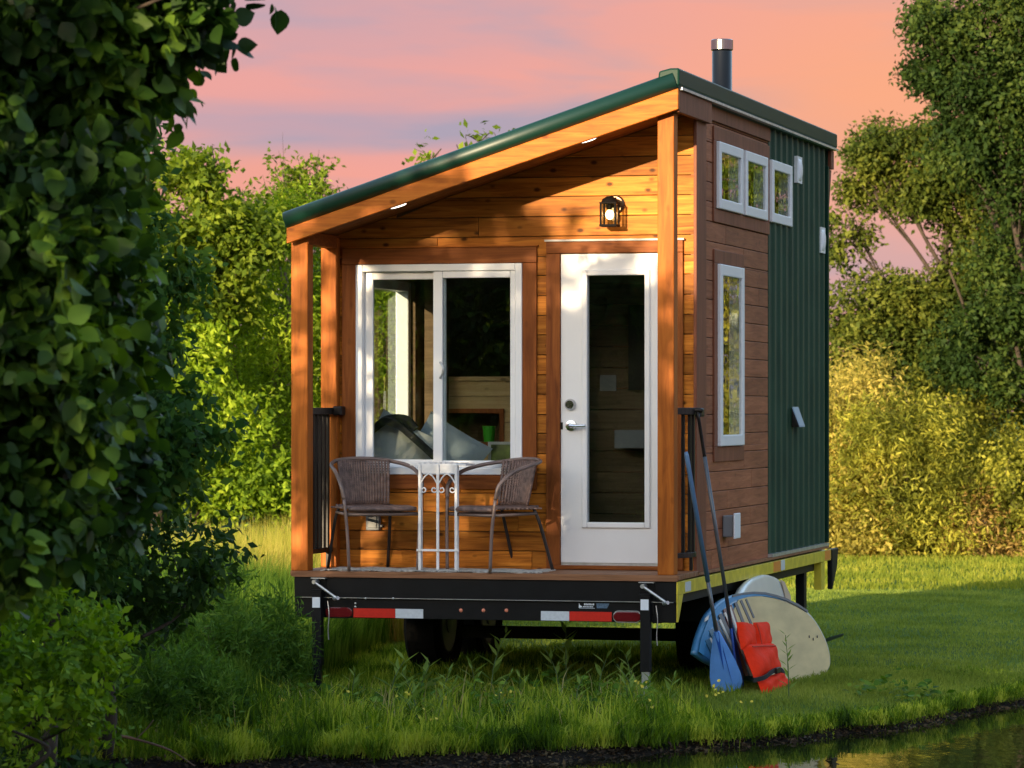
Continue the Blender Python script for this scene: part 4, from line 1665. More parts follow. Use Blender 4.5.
# nose patch
mb.prism([bpt(a, b, .002) for a, b in ((698, 652), (703, 656), (715, 663.5), (711, 661.5))], nrm * 0.005)
mb.build('blue_rail', M_BBLUE, board)
M_BLINE = mat('dark_line', (0.02, 0.03, 0.045), 0.4)
mb = MB()
lo = [(731.5, 595.6), (742, 593.0), (753, 592.0), (764, 592.6), (775, 595.2), (786, 599), (797, 604.4), (807, 610.8)]
for i in range(len(lo) - 1):
    mb.prism([bpt(lo[i][0], lo[i][1], .004), bpt(lo[i + 1][0], lo[i + 1][1], .004), bpt(lo[i + 1][0] - .6, lo[i + 1][1] + 2.2, .004), bpt(lo[i][0] - .4, lo[i][1] + 2.2, .004)], nrm * 0.006)
mb.build('edge_line', M_BLINE, board)
# stripes across the nose: dark, maroon and pale
M_S1 = mat('stripe_dark', (0.045, 0.045, 0.05), 0.4)
M_S2 = mat('stripe_maroon', (0.13, 0.035, 0.025), 0.4)
M_S3 = mat('stripe_pale', (0.62, 0.58, 0.50), 0.4)
M_S4 = mat('stripe_blue', (0.035, 0.12, 0.19), 0.4)
stripes = [((704, 641), (713.5, 660), 5.5, M_S4), ((707.5, 631), (719, 655), 4.6, M_S4), ((712, 622.5), (728, 655), 3.4, M_S1), ((717, 615.5), (735, 652), 3.4, M_S1),
           ((722, 610), (744, 676), 3.2, M_S2), ((727.5, 606.5), (752, 678), 2.8, M_S2), ((733, 603.5), (742, 626), 2.6, M_S1), ((738.5, 601.2), (749, 624), 2.2, M_S1), ((744, 600), (752, 618), 1.6, M_S1)]
for (xa, ya_), (xb, yb_), w_, m_ in stripes:
    MB().prism([bpt(xa, ya_, .003), bpt(xa + w_, ya_ - w_ * .55, .003), bpt(xb + w_, yb_, .003), bpt(xb, yb_ + .5, .003)], nrm * 0.0075).build('stripe', m_, board)
mb = MB()
for (xa, ya_), (xb, yb_) in (((706.5, 640), (716, 659)), ((711, 630), (722.5, 656)), ((716, 621.5), (732, 654)), ((721, 614.5), (740, 654)), ((726, 609), (748, 676))):
    mb.prism([bpt(xa + 1.6, ya_ - 1, .003), bpt(xa + 3.2, ya_ - 2, .003), bpt(xb + 3.2, yb_, .003), bpt(xb + 1.6, yb_, .003)], nrm * 0.0088)
mb.build('pale_pinstripes', M_S3, board)
mb = MB()
mb.prism([bpt(704, 618.5, .006), bpt(707.5, 615.5, .006), bpt(707, 620, .006), bpt(703.5, 622, .006)], nrm * .004)
mb.build('white_decal', M_S3, board)
mb = MB()
a, b = bpt(827, 639, -.02), bpt(843, 634.5, -.01)
mb.prism([a, a + Vector((0, .06, -.02)), b + Vector((0, .01, -.01)), b], Vector((0.012, 0, 0.012)))
mb.build('fin', M_BLINE, board)
mb = MB()
for px, py in ((808, 637), (812, 639.5), (816, 637)):
    c_ = bpt(px, py, .008)
    MB().lathe([(0.0, 0.0), (.010, 0.0), (.009, .004), (0.0, .005)], tuple(c_), 'X', 10).build('leash_plug', M_BLINE, board)

# second, white board behind it
wbc = [(737, 612), (740, 596), (745, 586), (752, 579), (760, 575.3), (767, 574), (775, 576), (782, 581), (788, 590), (792, 603), (792, 618), (785, 640), (760, 655), (740, 640)]
ow = [onplane(a, b, 0.20, 0.22, 0.0) for a, b in wbc]
ow = spline(ow + [ow[0]], 3)[:-1]
cw = sum(ow, Vector()) / len(ow)
nw = Vector((1, 0, .22)).normalized()
wb_o = empty('surfboard', (X0, D0, 0), -TH)
tag(wb_o, 'white rounded surfboard standing behind the tan paddle board', 'surfboard')
mb = MB()
rings = [(.86, -.06), (.96, -.055), (1, -.035), (1, -.02), (.96, -.004), (.86, 0)]
vs_ = [cw + (p_ - cw) * s_ + nw * o_ for s_, o_ in rings for p_ in ow]
n = len(ow)
fs_ = [(i * n + k, i * n + (k + 1) % n, (i + 1) * n + (k + 1) % n, (i + 1) * n + k) for i in range(len(rings) - 1) for k in range(n)]
fs_ += [tuple(range(n)), tuple((len(rings) - 1) * n + k for k in range(n))]
mb.add(vs_, fs_)
mb.build('hull', mat('white_gelcoat', (0.62, 0.62, 0.58), 0.3, noise=0.05, coat=0.3), wb_o, smooth=True)
mb = MB()
e0 = [onplane(a, b, 0.205, 0.22, 0.0) for a, b in ((780, 579.5), (784, 582), (790, 596), (791, 606), (787, 606), (784, 592))]
mb.prism(e0, nw * .005)
mb.build('edge_stripe', mat('peach_stripe', (0.50, 0.38, 0.28), 0.4), wb_o)

# paddles
M_SHAFT = mat('carbon_shaft', (0.10, 0.11, 0.125), 0.3, 0.4)
M_SHBL = mat('blue_shaft', (0.09, 0.18, 0.33), 0.35)
M_BLADE = mat('blue_blade', (0.12, 0.31, 0.78), 0.32, noise=0.12, nscale=8, coat=0.2)
M_BLADED = mat('deep_blue_rib', (0.012, 0.08, 0.42), 0.35)


def gpt(px, py, z):
    D = F * (EYE - z) / (py - HOR)
    return Vector((*w2l((px - 512) / F * D, D), z))


pad_o = empty('paddle', (X0, D0, 0), -TH)
tag(pad_o, 'paddle with a broad bright blue blade facing the viewer, leaning on the porch railing', 'paddle', 'paddles leaning on the railing')
B_ = gpt(727, 694, 0.035)
yt, zt_ = fx(686, 452, 0.045)
T_ = Vector((0.045, yt, zt_))
ax = (T_ - B_).normalized()
sd_ = Vector((CS, -SN * 0, 0))
sd_ = Vector((CS, SN, 0))           # world X seen from the house frame
sd_ = (sd_ - ax * sd_.dot(ax)).normalized()
nv = ax.cross(sd_).normalized()
if nv.y > 0:
    nv = -nv
Lb = 0.41
outl = [(0.0, .010), (.02, .075), (.06, .098), (.12, .096), (.20, .080), (.28, .058), (.36, .034), (.41, .018)]
mb = MB()
for i in range(len(outl) - 1):
    (a, wa), (b, wb_) = outl[i], outl[i + 1]
    nseg = 6
    for k in range(nseg):
        for_u = [(-1 + 2 * k / nseg), (-1 + 2 * (k + 1) / nseg)]
        P_ = []
        for (l_, w__) in ((a, wa), (b, wb_)):
            for u_ in for_u:
                P_.append(B_ + ax * l_ + sd_ * (w__ * u_ + 0.012 * (1 - l_ / Lb)) + nv * (.012 * (1 - u_ * u_) + .002 - 0.05 * (1 - l_ / Lb) ** 2 * 0.3))
        mb.prism([P_[0], P_[1], P_[3], P_[2]], -nv * 0.007)
mb.build('blade', M_BLADE, pad_o)
mb = MB()
mb.prism([B_ + ax * .16 + nv * .018 + sd_ * .006, B_ + ax * .40 + nv * .012 - sd_ * .014, B_ + ax * .43 + nv * .012, B_ + ax * .40 + nv * .012 + sd_ * .014], -nv * .006)
mb.prism([B_ + ax * .05 + nv * .0155 + sd_ * .045, B_ + ax * .36 + nv * .010 + sd_ * .020, B_ + ax * .36 + nv * .010 + sd_ * .010], -nv * .006)
mb.build('blade_rib', M_BLADED, pad_o)
mid = B_ + (T_ - B_) * 0.47
MB().tube([B_ + ax * .38, mid], 0.0125, 12).build('shaft', M_SHAFT, pad_o, smooth=True)
MB().tube([mid, mid + (T_ - mid) * .97, T_], [0.0155, 0.0145, 0.010], 12).build('grip', M_SHBL, pad_o, smooth=True)

pad2 = empty('paddle', (X0, D0, 0), -TH)
tag(pad2, 'taller grey paddle with its deep blue blade seen edge on beside the orange vest', 'paddle', 'paddles leaning on the railing')
B_ = gpt(741, 691, 0.035)
yt, zt_ = fx(697.5, 411, 0.06)
T_ = Vector((0.06, yt, zt_))
ax = (T_ - B_).normalized()
sv = Vector((CS, SN, 0))
fv = Vector((-SN, CS, 0))
sd_ = (sv * .22 + fv * .97)
sd_ = (sd_ - ax * sd_.dot(ax)).normalized()
nv = ax.cross(sd_).normalized()
mb = MB()
for i in range(len(outl) - 1):
    (a, wa), (b, wb_) = outl[i], outl[i + 1]
    for k in range(6):
        P_ = []
        for (l_, w__) in ((a, wa), (b, wb_)):
            for u_ in (-1 + k / 3, -1 + (k + 1) / 3):
                P_.append(B_ + ax * l_ + sd_ * (w__ * u_) + nv * (.012 * (1 - u_ * u_)))
        mb.prism([P_[0], P_[1], P_[3], P_[2]], -nv * 0.012)
mb.build('blade', M_BLADED, pad2)
MB().tube([B_ + ax * .36, B_ + (T_ - B_) * .84], 0.0125, 12).build('shaft', M_SHAFT, pad2, smooth=True)
MB().tube([B_ + (T_ - B_) * .84, B_ + (T_ - B_) * .845, B_ + (T_ - B_) * .97, T_], [.0125, .011, .011, .011], 12).build('grip', M_BLACKR, pad2, smooth=True)
mb = MB()
mb.tube([T_ - sv * .03, T_ - sv * .015 + ax * .006, T_ + sv * .015 + ax * .006, T_ + sv * .03], .014, 10)
mb.build('handle', M_BLACKR, pad2, smooth=True)

# orange life vest, slumped in front of the paddle board
M_OR = mat('orange_nylon', (0.80, 0.030, 0.002), 0.75, spec=0.12, noise=0.10, nscale=14, bump=0.35, bscale=35)
M_ORD = mat('orange_lining', (0.50, 0.030, 0.006), 0.8)
vest = empty('life_vest', (X0, D0, 0), -TH)
tag(vest, 'orange life vest slumped in the grass against the paddle board', 'life vest')
VC, VK = 0.46, 0.50
vn = Vector((1, 0, VK)).normalized()


def panel(corners, th, m, name, nu=14, nv=14, fold=0.0, off=0.0, seed=0):
    """padded panel between four pixel corners on the leaning plane"""
    c_ = [onplane(a, b, VC, VK, 0.0) for a, b in corners]    # tl, tr, br, bl
    mb = MB()
    for s_ in (1, -1):
        def g(u, v):
            top_ = c_[0].lerp(c_[1], u)
            bt_ = c_[3].lerp(c_[2], u)
            p_ = top_.lerp(bt_, v)
            U, V_ = abs(2 * u - 1), abs(2 * v - 1)
            t_ = th * (max(0, 1 - U ** 4) ** .5) * (max(0, 1 - V_ ** 4) ** .5)
            w_ = fold * (math.sin(9 * v + 5 * u + seed) * .5 + math.sin(17 * u - 6 * v + seed) * .35) * min(1, t_ / th * 1.5)
            return p_ + vn * (off + (t_ * s_ if s_ > 0 else -t_ * .4) + w_)
        v_, f_ = blobmesh(g, nu, nv)
        mb.add(v_, f_)
    return mb.build(name, m, vest, smooth=True)


panel([(736, 622), (749.5, 624), (755, 648), (741, 650)], .045, M_OR, 'front_panel', fold=.008)
panel([(753, 622.5), (764.5, 622), (769.5, 646), (758, 650)], .045, M_OR, 'front_panel', fold=.008, seed=2)
panel([(746, 625), (757, 624), (762, 646), (750, 648)], .012, M_ORD, 'lining', off=-.01)
panel([(741, 645), (769, 643), (779.5, 671), (755, 681)], .06, M_OR, 'back_panel', fold=.014, seed=1)
panel([(757, 680), (781, 672), (788, 688), (763, 697)], .05, M_OR, 'lower_panel', fold=.012, seed=3)
mb = MB()
sp = [onplane(a, b, VC, VK, 0) + vn * o_ for a, b, o_ in ((753, 681, .01), (758, 681, .05), (765, 675.5, .062), (772, 673.5, .062), (779, 677, .045), (782, 676, .01))]
sp = spline(sp, 4)
for i in range(len(sp) - 1):
    mb.prism([sp[i] + Vector((0, 0, -.013)), sp[i] + Vector((0, 0, .013)), sp[i] + Vector((-.01, 0, .013)), sp[i] + Vector((-.01, 0, -.013))], sp[i + 1] - sp[i])
mb.build('strap', M_THROW, vest)
q_ = onplane(768, 675, VC, VK, 0) + vn * .068
MB().box(q_.x - .008, q_.x + .010, q_.y - .06, q_.y + .06, q_.z - .018, q_.z + .018).build('buckle', M_BLACKR, vest, bevel=0.004)
for (xa_, ya_), (xb_, yb_), o_ in (((752, 626), (757, 646), .035), ((744, 651), (767, 650), .062)):
    MB().tube(spline([onplane(xa_, ya_, VC, VK, 0) + vn * o_, onplane((xa_ + xb_) / 2, (ya_ + yb_) / 2, VC, VK, 0) + vn * (o_ + .004), onplane(xb_, yb_, VC, VK, 0) + vn * o_], 4), .004, 6).build('seam', M_ORD, vest)

# ------------------------------------------------------------------ vegetation generators


def norm(a):
    return a / np.maximum(np.linalg.norm(a, axis=1, keepdims=True), 1e-9)


LEAF = {
    # (verts x=along, y=across, z=lift), quads
    'heart': (np.array([(0, 0, 0), (.18, .42, .05), (.55, .46, .02), (1.0, 0, -.18), (.55, -.46, .02), (.18, -.42, .05), (.5, 0, -.04)]),
              np.array([(0, 1, 2, 6), (6, 2, 3, 3), (6, 3, 3, 4), (0, 6, 4, 5)])),
    'oval': (np.array([(0, 0, 0), (.45, .26, .03), (1.0, 0, -.10), (.45, -.26, .03)]), np.array([(0, 1, 2, 3)])),
    'thin': (np.array([(0, 0, 0), (.4, .12, .02), (1.0, 0, -.08), (.4, -.12, .02)]), np.array([(0, 1, 2, 3)])),
}
_t = np.linspace(0, 2 * np.pi, 12, endpoint=False)
_x = .5 - .5 * np.cos(_t)
_y = .44 * np.sin(_t) * (1.15 - .35 * _x)
_z = -.16 * _x ** 2 + .10 * np.abs(_y)
_hv = [(a_ + (.06 if abs(b_) > .1 and a_ < .3 else 0), b_, c_) for a_, b_, c_ in zip(_x, _y, _z)]
_hv[6] = (1.12, 0, -.22)
_hv.append((.5, 0, -.05))
LEAF['heart'] = (np.array(_hv), np.array([(12, 0, 1, 2), (12, 2, 3, 4), (12, 4, 5, 6), (12, 6, 7, 8), (12, 8, 9, 10), (12, 10, 11, 0)]))


def leaves(name, P, Dv, Nv, size, kind, m, parent=None):
    """P points, Dv leaf directions, Nv rough normals, size per leaf"""
    T, Q = LEAF[kind]
    Dv = norm(Dv)
    S_ = norm(np.cross(Nv, Dv))
    U = np.cross(Dv, S_)
    n = len(P)
    V = (P[:, None, :] + size[:, None, None] * (T[None, :, 0:1] * Dv[:, None, :] + T[None, :, 1:2] * S_[:, None, :] + T[None, :, 2:3] * U[:, None, :]))
    Fq = (Q[None] + (np.arange(n) * len(T))[:, None, None]).reshape(-1, 4)
    return bulk(name, V.reshape(-1, 3), Fq, m, parent)


def crown_points(clumps, dens, r_, sub=None):
    """twig centres gathered in small uneven sub-clumps spread through ellipsoids"""
    out, outward = [], []
    for (cx, cy, cz, rx, ry, rz, w_) in clumps:
        n = max(1, int(dens * w_))
        R3 = np.array([rx, ry, rz])
        vol = float(np.prod(R3)) ** (1 / 3)
        ns = int(max(5, min(60, 26 * w_ * (vol / .5) ** .5)))
        d = norm(r_.normal(size=(ns, 3)))
        rad = r_.uniform(0.35, 1.08, ns) ** 0.7
        sc = d * rad[:, None] * R3
        ssz = r_.uniform(.5, 1.5, ns)
        pick = r_.choice(ns, n, p=(ssz ** 2) / (ssz ** 2).sum())
        q_ = sc[pick] + r_.normal(size=(n, 3)) * (ssz[pick, None] * .15) * (R3 * .6 + vol * .4) * np.array([1.15, 1.15, .8])
        out.append(q_ + np.array([cx, cy, cz]))
        outward.append(norm(q_ / R3))
    return np.concatenate(out), np.concatenate(outward)


def foliage(name, clumps, twigs, per, tl, size, kind, m, parent, seed, droop=0.2, svar=.42, flat=.6):
    r_ = np.random.default_rng(seed)
    C_, O_ = crown_points(clumps, twigs, r_)
    n = len(C_)
    td = norm(O_ * .6 + r_.normal(size=(n, 3)) * .7 + np.array([0, 0, -droop]))
    k = np.tile(np.arange(per), n)
    idx = np.repeat(np.arange(n), per)
    t = (k + r_.uniform(0, 1, n * per)) / per
    P = C_[idx] + td[idx] * (t * tl)[:, None] + r_.normal(size=(n * per, 3)) * tl * .10
    side = norm(np.cross(td[idx], r_.normal(size=(n * per, 3))))
    Dv = td[idx] * .5 + side * .9 + np.array([0, 0, -droop]) + r_.normal(size=(n * per, 3)) * .2
    Nv = np.array([0, 0, 1.0]) * flat + r_.normal(size=(n * per, 3)) * .75 + O_[idx] * .3
    sz = size * r_.uniform(1 - svar, 1 + svar, n * per)
    return leaves(name, P, Dv, Nv, sz, kind, m, parent)


def trunk_and_limbs(name, base, top, r0, clumps, m, parent, seed, wig=.25, subs=5, rl=.3):
    rr = random.Random(seed)
    mb = MB()
    b, t = Vector(base), Vector(top)
    pts = [b + (t - b) * (i / 6) + Vector((rr.uniform(-1, 1), rr.uniform(-1, 1), 0)) * wig * (i / 6) * (1 if i < 6 else 0) for i in range(7)]
    pts = spline(pts, 3)
    m_ = len(pts)
    mb.tube(pts, [r0 * (1.25 - .95 * i / (m_ - 1)) for i in range(m_)], 9)
    for cl in clumps:
        c_ = Vector(cl[:3])
        # leave the trunk below the clump
        hh = min(.95, max(.15, (c_.z - b.z) / max(.1, (t.z - b.z)) * .6))
        s_ = pts[int(hh * (m_ - 1))]
        mid = s_.lerp(c_, .5) + Vector((rr.uniform(-1, 1), rr.uniform(-1, 1), rr.uniform(-.2, .6))) * wig
        lp = spline([s_, mid, c_], 5)
        k = r0 * rl
        mb.tube(lp, [k * (1.3 - .9 * i / (len(lp) - 1)) for i in range(len(lp))], 6)
        for j in range(subs):
            e_ = c_ + Vector((rr.gauss(0, 1) * cl[3] * .55, rr.gauss(0, 1) * cl[4] * .55, rr.gauss(0, 1) * cl[5] * .55))
            s2 = lp[rr.randint(5, len(lp) - 1)]
            md = s2.lerp(e_, .5) + Vector((rr.uniform(-.1, .1), rr.uniform(-.1, .1), rr.uniform(0, .15)))
            mb.tube(spline([s2, md, e_], 3), [k * .38, k * .33, k * .3, k * .25, k * .2, k * .15, k * .1], 5)
    return mb.build(name, m, parent, smooth=True)


M_BARK = mat('dark_bark', (0.055, 0.040, 0.028), 0.95, noise=0.5, nscale=9, stretch=(3, 3, .7), bump=0.8, bscale=20)
M_BARKL = mat('pale_bark', (0.17, 0.13, 0.085), 0.9, noise=0.4, nscale=9, stretch=(3, 3, .7), bump=0.7, bscale=20)


def shifted(clumps, o):
    return [(c_[0] - o[0], c_[1] - o[1], c_[2] - o[2], *c_[3:]) for c_ in clumps]


def tree(name, label, cat, pos, top, r0, clumps, twigs, per, tl, size, kind, m, seed, bark=None, group=None, droop=.2, wig=.25, flat=.6, subs=5, rl=.3):
    r = empty(name, pos)
    tag(r, label, cat, group)
    cl = shifted(clumps, pos)
    trunk_and_limbs('trunk', (0, 0, -.1), (top[0] - pos[0], top[1] - pos[1], top[2] - pos[2]), r0, cl, bark or M_BARK, r, seed, wig, subs, rl)
    foliage('crown', cl, twigs, per, tl, size, kind, m, r, seed, droop, flat=flat)
    return r


def P3(px, py, D):
    return ((px - 512) / F * D, D, EYE - (py - HOR) * D / F)


def cl_px(px, py, D, rp, rq, rd, w_):
    """an ellipsoid clump given by where it stands and its radii (m)"""
    x_, y_, z_ = P3(px, py, D)
    return (x_, y_, z_, rp, rd, rq, w_)


# --- the big broad-leaved tree on the left, in front of the house
ML_BIG = leafmat('broad_leaves', (0.009, 0.026, 0.005), (0.032, 0.078, 0.010), (0.16, 0.28, 0.03), trans=.3, rough=.5, spec=.22, nsc=2.2, namp=2.2)  # deep shade and lit leaves are put into these dark and pale tones
big = []
for px, py, D, rx, rz, rd, w_ in (
        (25, 40, 13.6, .32, .30, .5, 1.1), (85, 15, 13.8, .26, .17, .45, .7), (150, -6, 13.8, .20, .10, .35, .32), (190, -14, 13.6, .14, .08, .3, .16), (180, 35, 13.9, .08, .09, .2, .07), (100, 60, 14.0, .17, .14, .4, .35), (145, 62, 13.9, .07, .09, .2, .06),
        (15, 150, 13.4, .32, .30, .5, 1.0), (65, 130, 14.0, .20, .24, .45, .6), (15, 260, 13.3, .30, .30, .5, 1.0), (68, 225, 13.8, .18, .24, .45, .5), (15, 370, 13.4, .28, .30, .5, .9), (65, 330, 14.0, .20, .20, .45, .5),
        (85, 420, 14.4, .20, .16, .4, .4), (15, 460, 13.5, .28, .22, .5, .8), (70, 470, 14.3, .20, .14, .4, .4), (20, 510, 13.6, .22, .14, .4, .35),
        (-60, 100, 13.8, .45, .5, .7, 1.2), (-60, 300, 13.8, .45, .5, .7, 1.2), (-60, 470, 13.8, .45, .4, .7, .9), (50, -60, 13.8, .5, .3, .6, .8)):
    big.append(cl_px(px, py, D, rx, rz, rd, w_))
TB = (-3.9, 14.2, 0.12)
off = [(-2.9, 14.3, 1.6, .7, .8, .7, 1.2), (-3.0, 14.3, 2.7, .75, .8, .6, 1.1),
       (-4.0, 14.4, 3.3, .9, 1.0, .6, 1.4), (-5.0, 14.5, 2.9, .9, 1.0, .8, 1.5), (-4.9, 14.3, 4.0, .9, .9, .6, 1.3), (-4.2, 14.2, 1.8, .9, .9, .7, 1.3), (-5.2, 14.4, 1.6, .8, .8, .7, 1.0),
        (-2.5, 13.4, 4.0, .6, .8, .4, .9), (-1.7, 13.2, 4.2, .6, .9, .4, .9), (-2.2, 12.2, 4.3, .8, .8, .4, 1.0), (-1.2, 12.4, 4.4, .5, .7, .3, .6)]  # unseen clumps added to shade the house and keep sky off the tree
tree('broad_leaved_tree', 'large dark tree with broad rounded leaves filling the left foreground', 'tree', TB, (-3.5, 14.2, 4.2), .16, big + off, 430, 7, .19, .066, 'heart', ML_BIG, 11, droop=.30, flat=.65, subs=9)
tree('climbing_vine_bush', 'dark leafy shrub of smaller leaves just behind the big tree, left of the porch', 'shrub', (-2.3, 17.8, .1), (-2.2, 17.8, 2.6), .04,
     [cl_px(115, 180, 17.8, .20, .30, .3, .7), cl_px(125, 260, 17.8, .24, .26, .3, .7), cl_px(150, 265, 17.8, .20, .10, .3, .3), cl_px(130, 340, 17.8, .22, .28, .3, .7), cl_px(165, 430, 17.8, .26, .16, .3, .6), cl_px(195, 455, 17.8, .16, .08, .3, .2), cl_px(110, 420, 17.8, .28, .35, .3, .9),
      cl_px(100, 505, 17.8, .24, .16, .3, .6), cl_px(80, 490, 17.8, .32, .3, .3, .9), cl_px(130, 115, 17.8, .09, .22, .3, .25), cl_px(60, 560, 17.8, .3, .2, .3, .6)], 330, 7, .16, .062, 'oval', leafmat('vine_leaves', (0.018, 0.048, 0.012), (0.040, 0.105, 0.020), (0.12, 0.21, 0.03), trans=.3), 19, droop=.3)
# --- low bushes under it
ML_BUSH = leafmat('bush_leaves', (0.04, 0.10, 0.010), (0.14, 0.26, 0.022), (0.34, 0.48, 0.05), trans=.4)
tree('leafy_bush', 'bright leafy bush low at the left edge below the big tree', 'bush', (-2.25, 16.4, .1), (-2.2, 16.4, .8), .02,
     [(-2.1, 16.3, .72, .26, .4, .22, .8), (-2.25, 16.5, .95, .16, .3, .16, .35), (-2.15, 16.1, .42, .32, .4, .24, .9), (-1.85, 16.6, .50, .22, .3, .18, .5)], 300, 7, .12, .05, 'oval', ML_BUSH, 21, droop=.0)
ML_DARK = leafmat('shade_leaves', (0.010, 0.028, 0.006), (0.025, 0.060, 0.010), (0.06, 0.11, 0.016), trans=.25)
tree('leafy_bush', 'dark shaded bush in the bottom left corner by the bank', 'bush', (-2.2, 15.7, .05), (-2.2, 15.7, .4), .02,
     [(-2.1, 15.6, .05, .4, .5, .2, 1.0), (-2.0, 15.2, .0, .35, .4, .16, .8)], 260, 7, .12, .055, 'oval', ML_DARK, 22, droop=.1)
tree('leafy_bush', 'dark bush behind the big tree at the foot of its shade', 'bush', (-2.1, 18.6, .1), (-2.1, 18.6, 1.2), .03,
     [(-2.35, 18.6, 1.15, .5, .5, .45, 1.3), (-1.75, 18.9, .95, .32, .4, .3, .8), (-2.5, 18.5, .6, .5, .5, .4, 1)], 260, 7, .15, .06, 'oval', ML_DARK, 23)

ML_FE = leafmat('feathery_leaves', (0.030, 0.075, 0.012), (0.085, 0.18, 0.025), (0.20, 0.32, 0.05), trans=.4)
for i, (px, py, D, rx, rz, lab) in enumerate((
        (150, 640, 20.4, .30, .26, 'soft feathery green plant by the foot of the dark shrub on the left'),
        (205, 625, 21.2, .30, .30, 'tall feathery dark green plant midway between the shrub and the trailer'),
        (255, 640, 21.6, .24, .24, 'feathery plant nearest the left end of the trailer'),
        (110, 690, 19.2, .28, .20, 'low feathery plant near the bank at lower left'),
        (190, 690, 19.8, .22, .14, 'small feathery plant low on the bank at left'))):
    x_, y_, z_ = P3(px, py, D)
    tree('feathery_plant', lab, 'plant', (x_, y_, .03), (x_, y_, z_), .008, [(x_, y_, z_, rx, rx, rz, 1.0), (x_ + rx * .5, y_ + .1, z_ - rz * .5, rx * .7, rx * .7, rz * .6, .6), (x_ - rx * .5, y_, z_ - rz * .6, rx * .7, rx * .7, rz * .6, .6)],
         340, 10, .16, .045, 'thin', ML_FE, 140 + i, bark=M_BARKL, droop=-.5, wig=.05, flat=.2, group='feathery plants at the lower left')

# --- bright trees behind on the left
ML_BR = leafmat('bright_leaves', (0.05, 0.10, 0.008), (0.20, 0.31, 0.020), (0.46, 0.56, 0.05), trans=.45, nsc=1.4, namp=2.0)
ML_MD = leafmat('mid_leaves', (0.035, 0.068, 0.008), (0.12, 0.18, 0.016), (0.30, 0.37, 0.035), trans=.4)
tree('slender_tree', 'bright green feathery tree behind the porch post on the left', 'tree', (P3(280, 400, 40)[0], 40, 0), (P3(285, 200, 40)[0], 40, 3.3), .06,
     [cl_px(290, 300, 40, 0.71, 0.65, 0.77, 1.3), cl_px(230, 330, 40, 0.65, 0.65, 0.77, 1.1), cl_px(300, 400, 40, 0.77, 0.65, 0.77, 1.3), cl_px(250, 440, 40, 0.77, 0.58, 0.77, 1.2), cl_px(330, 330, 40.5, 0.64, 0.90, 0.64, 1),
      cl_px(330, 460, 40.5, 0.64, 0.77, 0.64, 1), cl_px(275, 235, 40, 0.45, 0.39, 0.65, 0.6)], 560, 8, 0.30, 0.074, 'thin', ML_BR, 31, bark=M_BARKL, droop=.1)
tree('slender_tree', 'thin upright tree with small leaves poking into the sky left of the roof', 'tree', (P3(300, 400, 42)[0], 42, 0), (P3(285, 150, 42)[0], 42, 3.7), .05,
     [cl_px(282, 172, 42, 0.18, 0.33, 0.25, 0.22), cl_px(300, 210, 42, 0.45, 0.25, 0.45, 0.5), cl_px(325, 178, 42, 0.22, 0.23, 0.25, 0.16), cl_px(335, 205, 42, 0.32, 0.19, 0.38, 0.3), cl_px(260, 240, 42, 0.51, 0.38, 0.51, 0.8), cl_px(310, 250, 42, 0.51, 0.38, 0.51, 0.8)],
     330, 7, 0.25, 0.072, 'oval', ML_MD, 32, bark=M_BARK, droop=.0, subs=8)
tree('bushy_tree', 'green bushy tree with wispy top between the dark tree and the slender ones', 'tree', (P3(195, 400, 39)[0], 39, 0), (P3(190, 190, 39)[0], 39, 3.4), .07,
     [cl_px(190, 178, 39, 0.29, 0.17, 0.39, 0.22), cl_px(215, 170, 39, 0.13, 0.23, 0.26, 0.1), cl_px(190, 225, 39, 0.55, 0.33, 0.65, 0.9), cl_px(230, 240, 39, 0.52, 0.33, 0.65, 0.9), cl_px(175, 290, 39, 0.65, 0.59, 0.65, 1.2), cl_px(225, 285, 39, 0.45, 0.33, 0.52, 0.6),
      cl_px(165, 200, 39, 0.39, 0.39, 0.52, 0.6)],
     420, 7, 0.28, 0.090, 'oval', ML_MD, 33, subs=6)
tree('bushy_tree', 'yellow green shrub lit by the sun behind the big dark tree', 'shrub', (P3(190, 480, 38.5)[0], 38.5, 0), (P3(190, 430, 38.5)[0], 38.5, 2.25), .05,
     [cl_px(175, 370, 38.5, 0.52, 0.52, 0.65, 1.1), cl_px(215, 420, 38.5, 0.59, 0.52, 0.65, 1.2), cl_px(170, 450, 38.5, 0.52, 0.46, 0.65, 1), cl_px(250, 485, 38.5, 0.65, 0.39, 0.65, 1.1), cl_px(130, 420, 38.5, 0.52, 0.78, 0.65, 1.2), cl_px(310, 495, 39, 0.59, 0.33, 0.65, 1)],
     520, 8, 0.25, 0.072, 'oval', ML_BR, 34)
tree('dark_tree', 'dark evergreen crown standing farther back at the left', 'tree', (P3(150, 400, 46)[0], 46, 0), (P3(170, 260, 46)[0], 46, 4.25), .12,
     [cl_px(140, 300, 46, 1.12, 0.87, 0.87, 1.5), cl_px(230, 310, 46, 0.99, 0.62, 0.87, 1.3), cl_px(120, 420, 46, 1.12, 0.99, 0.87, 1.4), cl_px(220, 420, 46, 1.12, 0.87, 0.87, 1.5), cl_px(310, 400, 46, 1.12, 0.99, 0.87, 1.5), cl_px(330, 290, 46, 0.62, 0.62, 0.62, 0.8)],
     480, 7, 0.38, 0.108, 'oval', ML_DARK, 35)
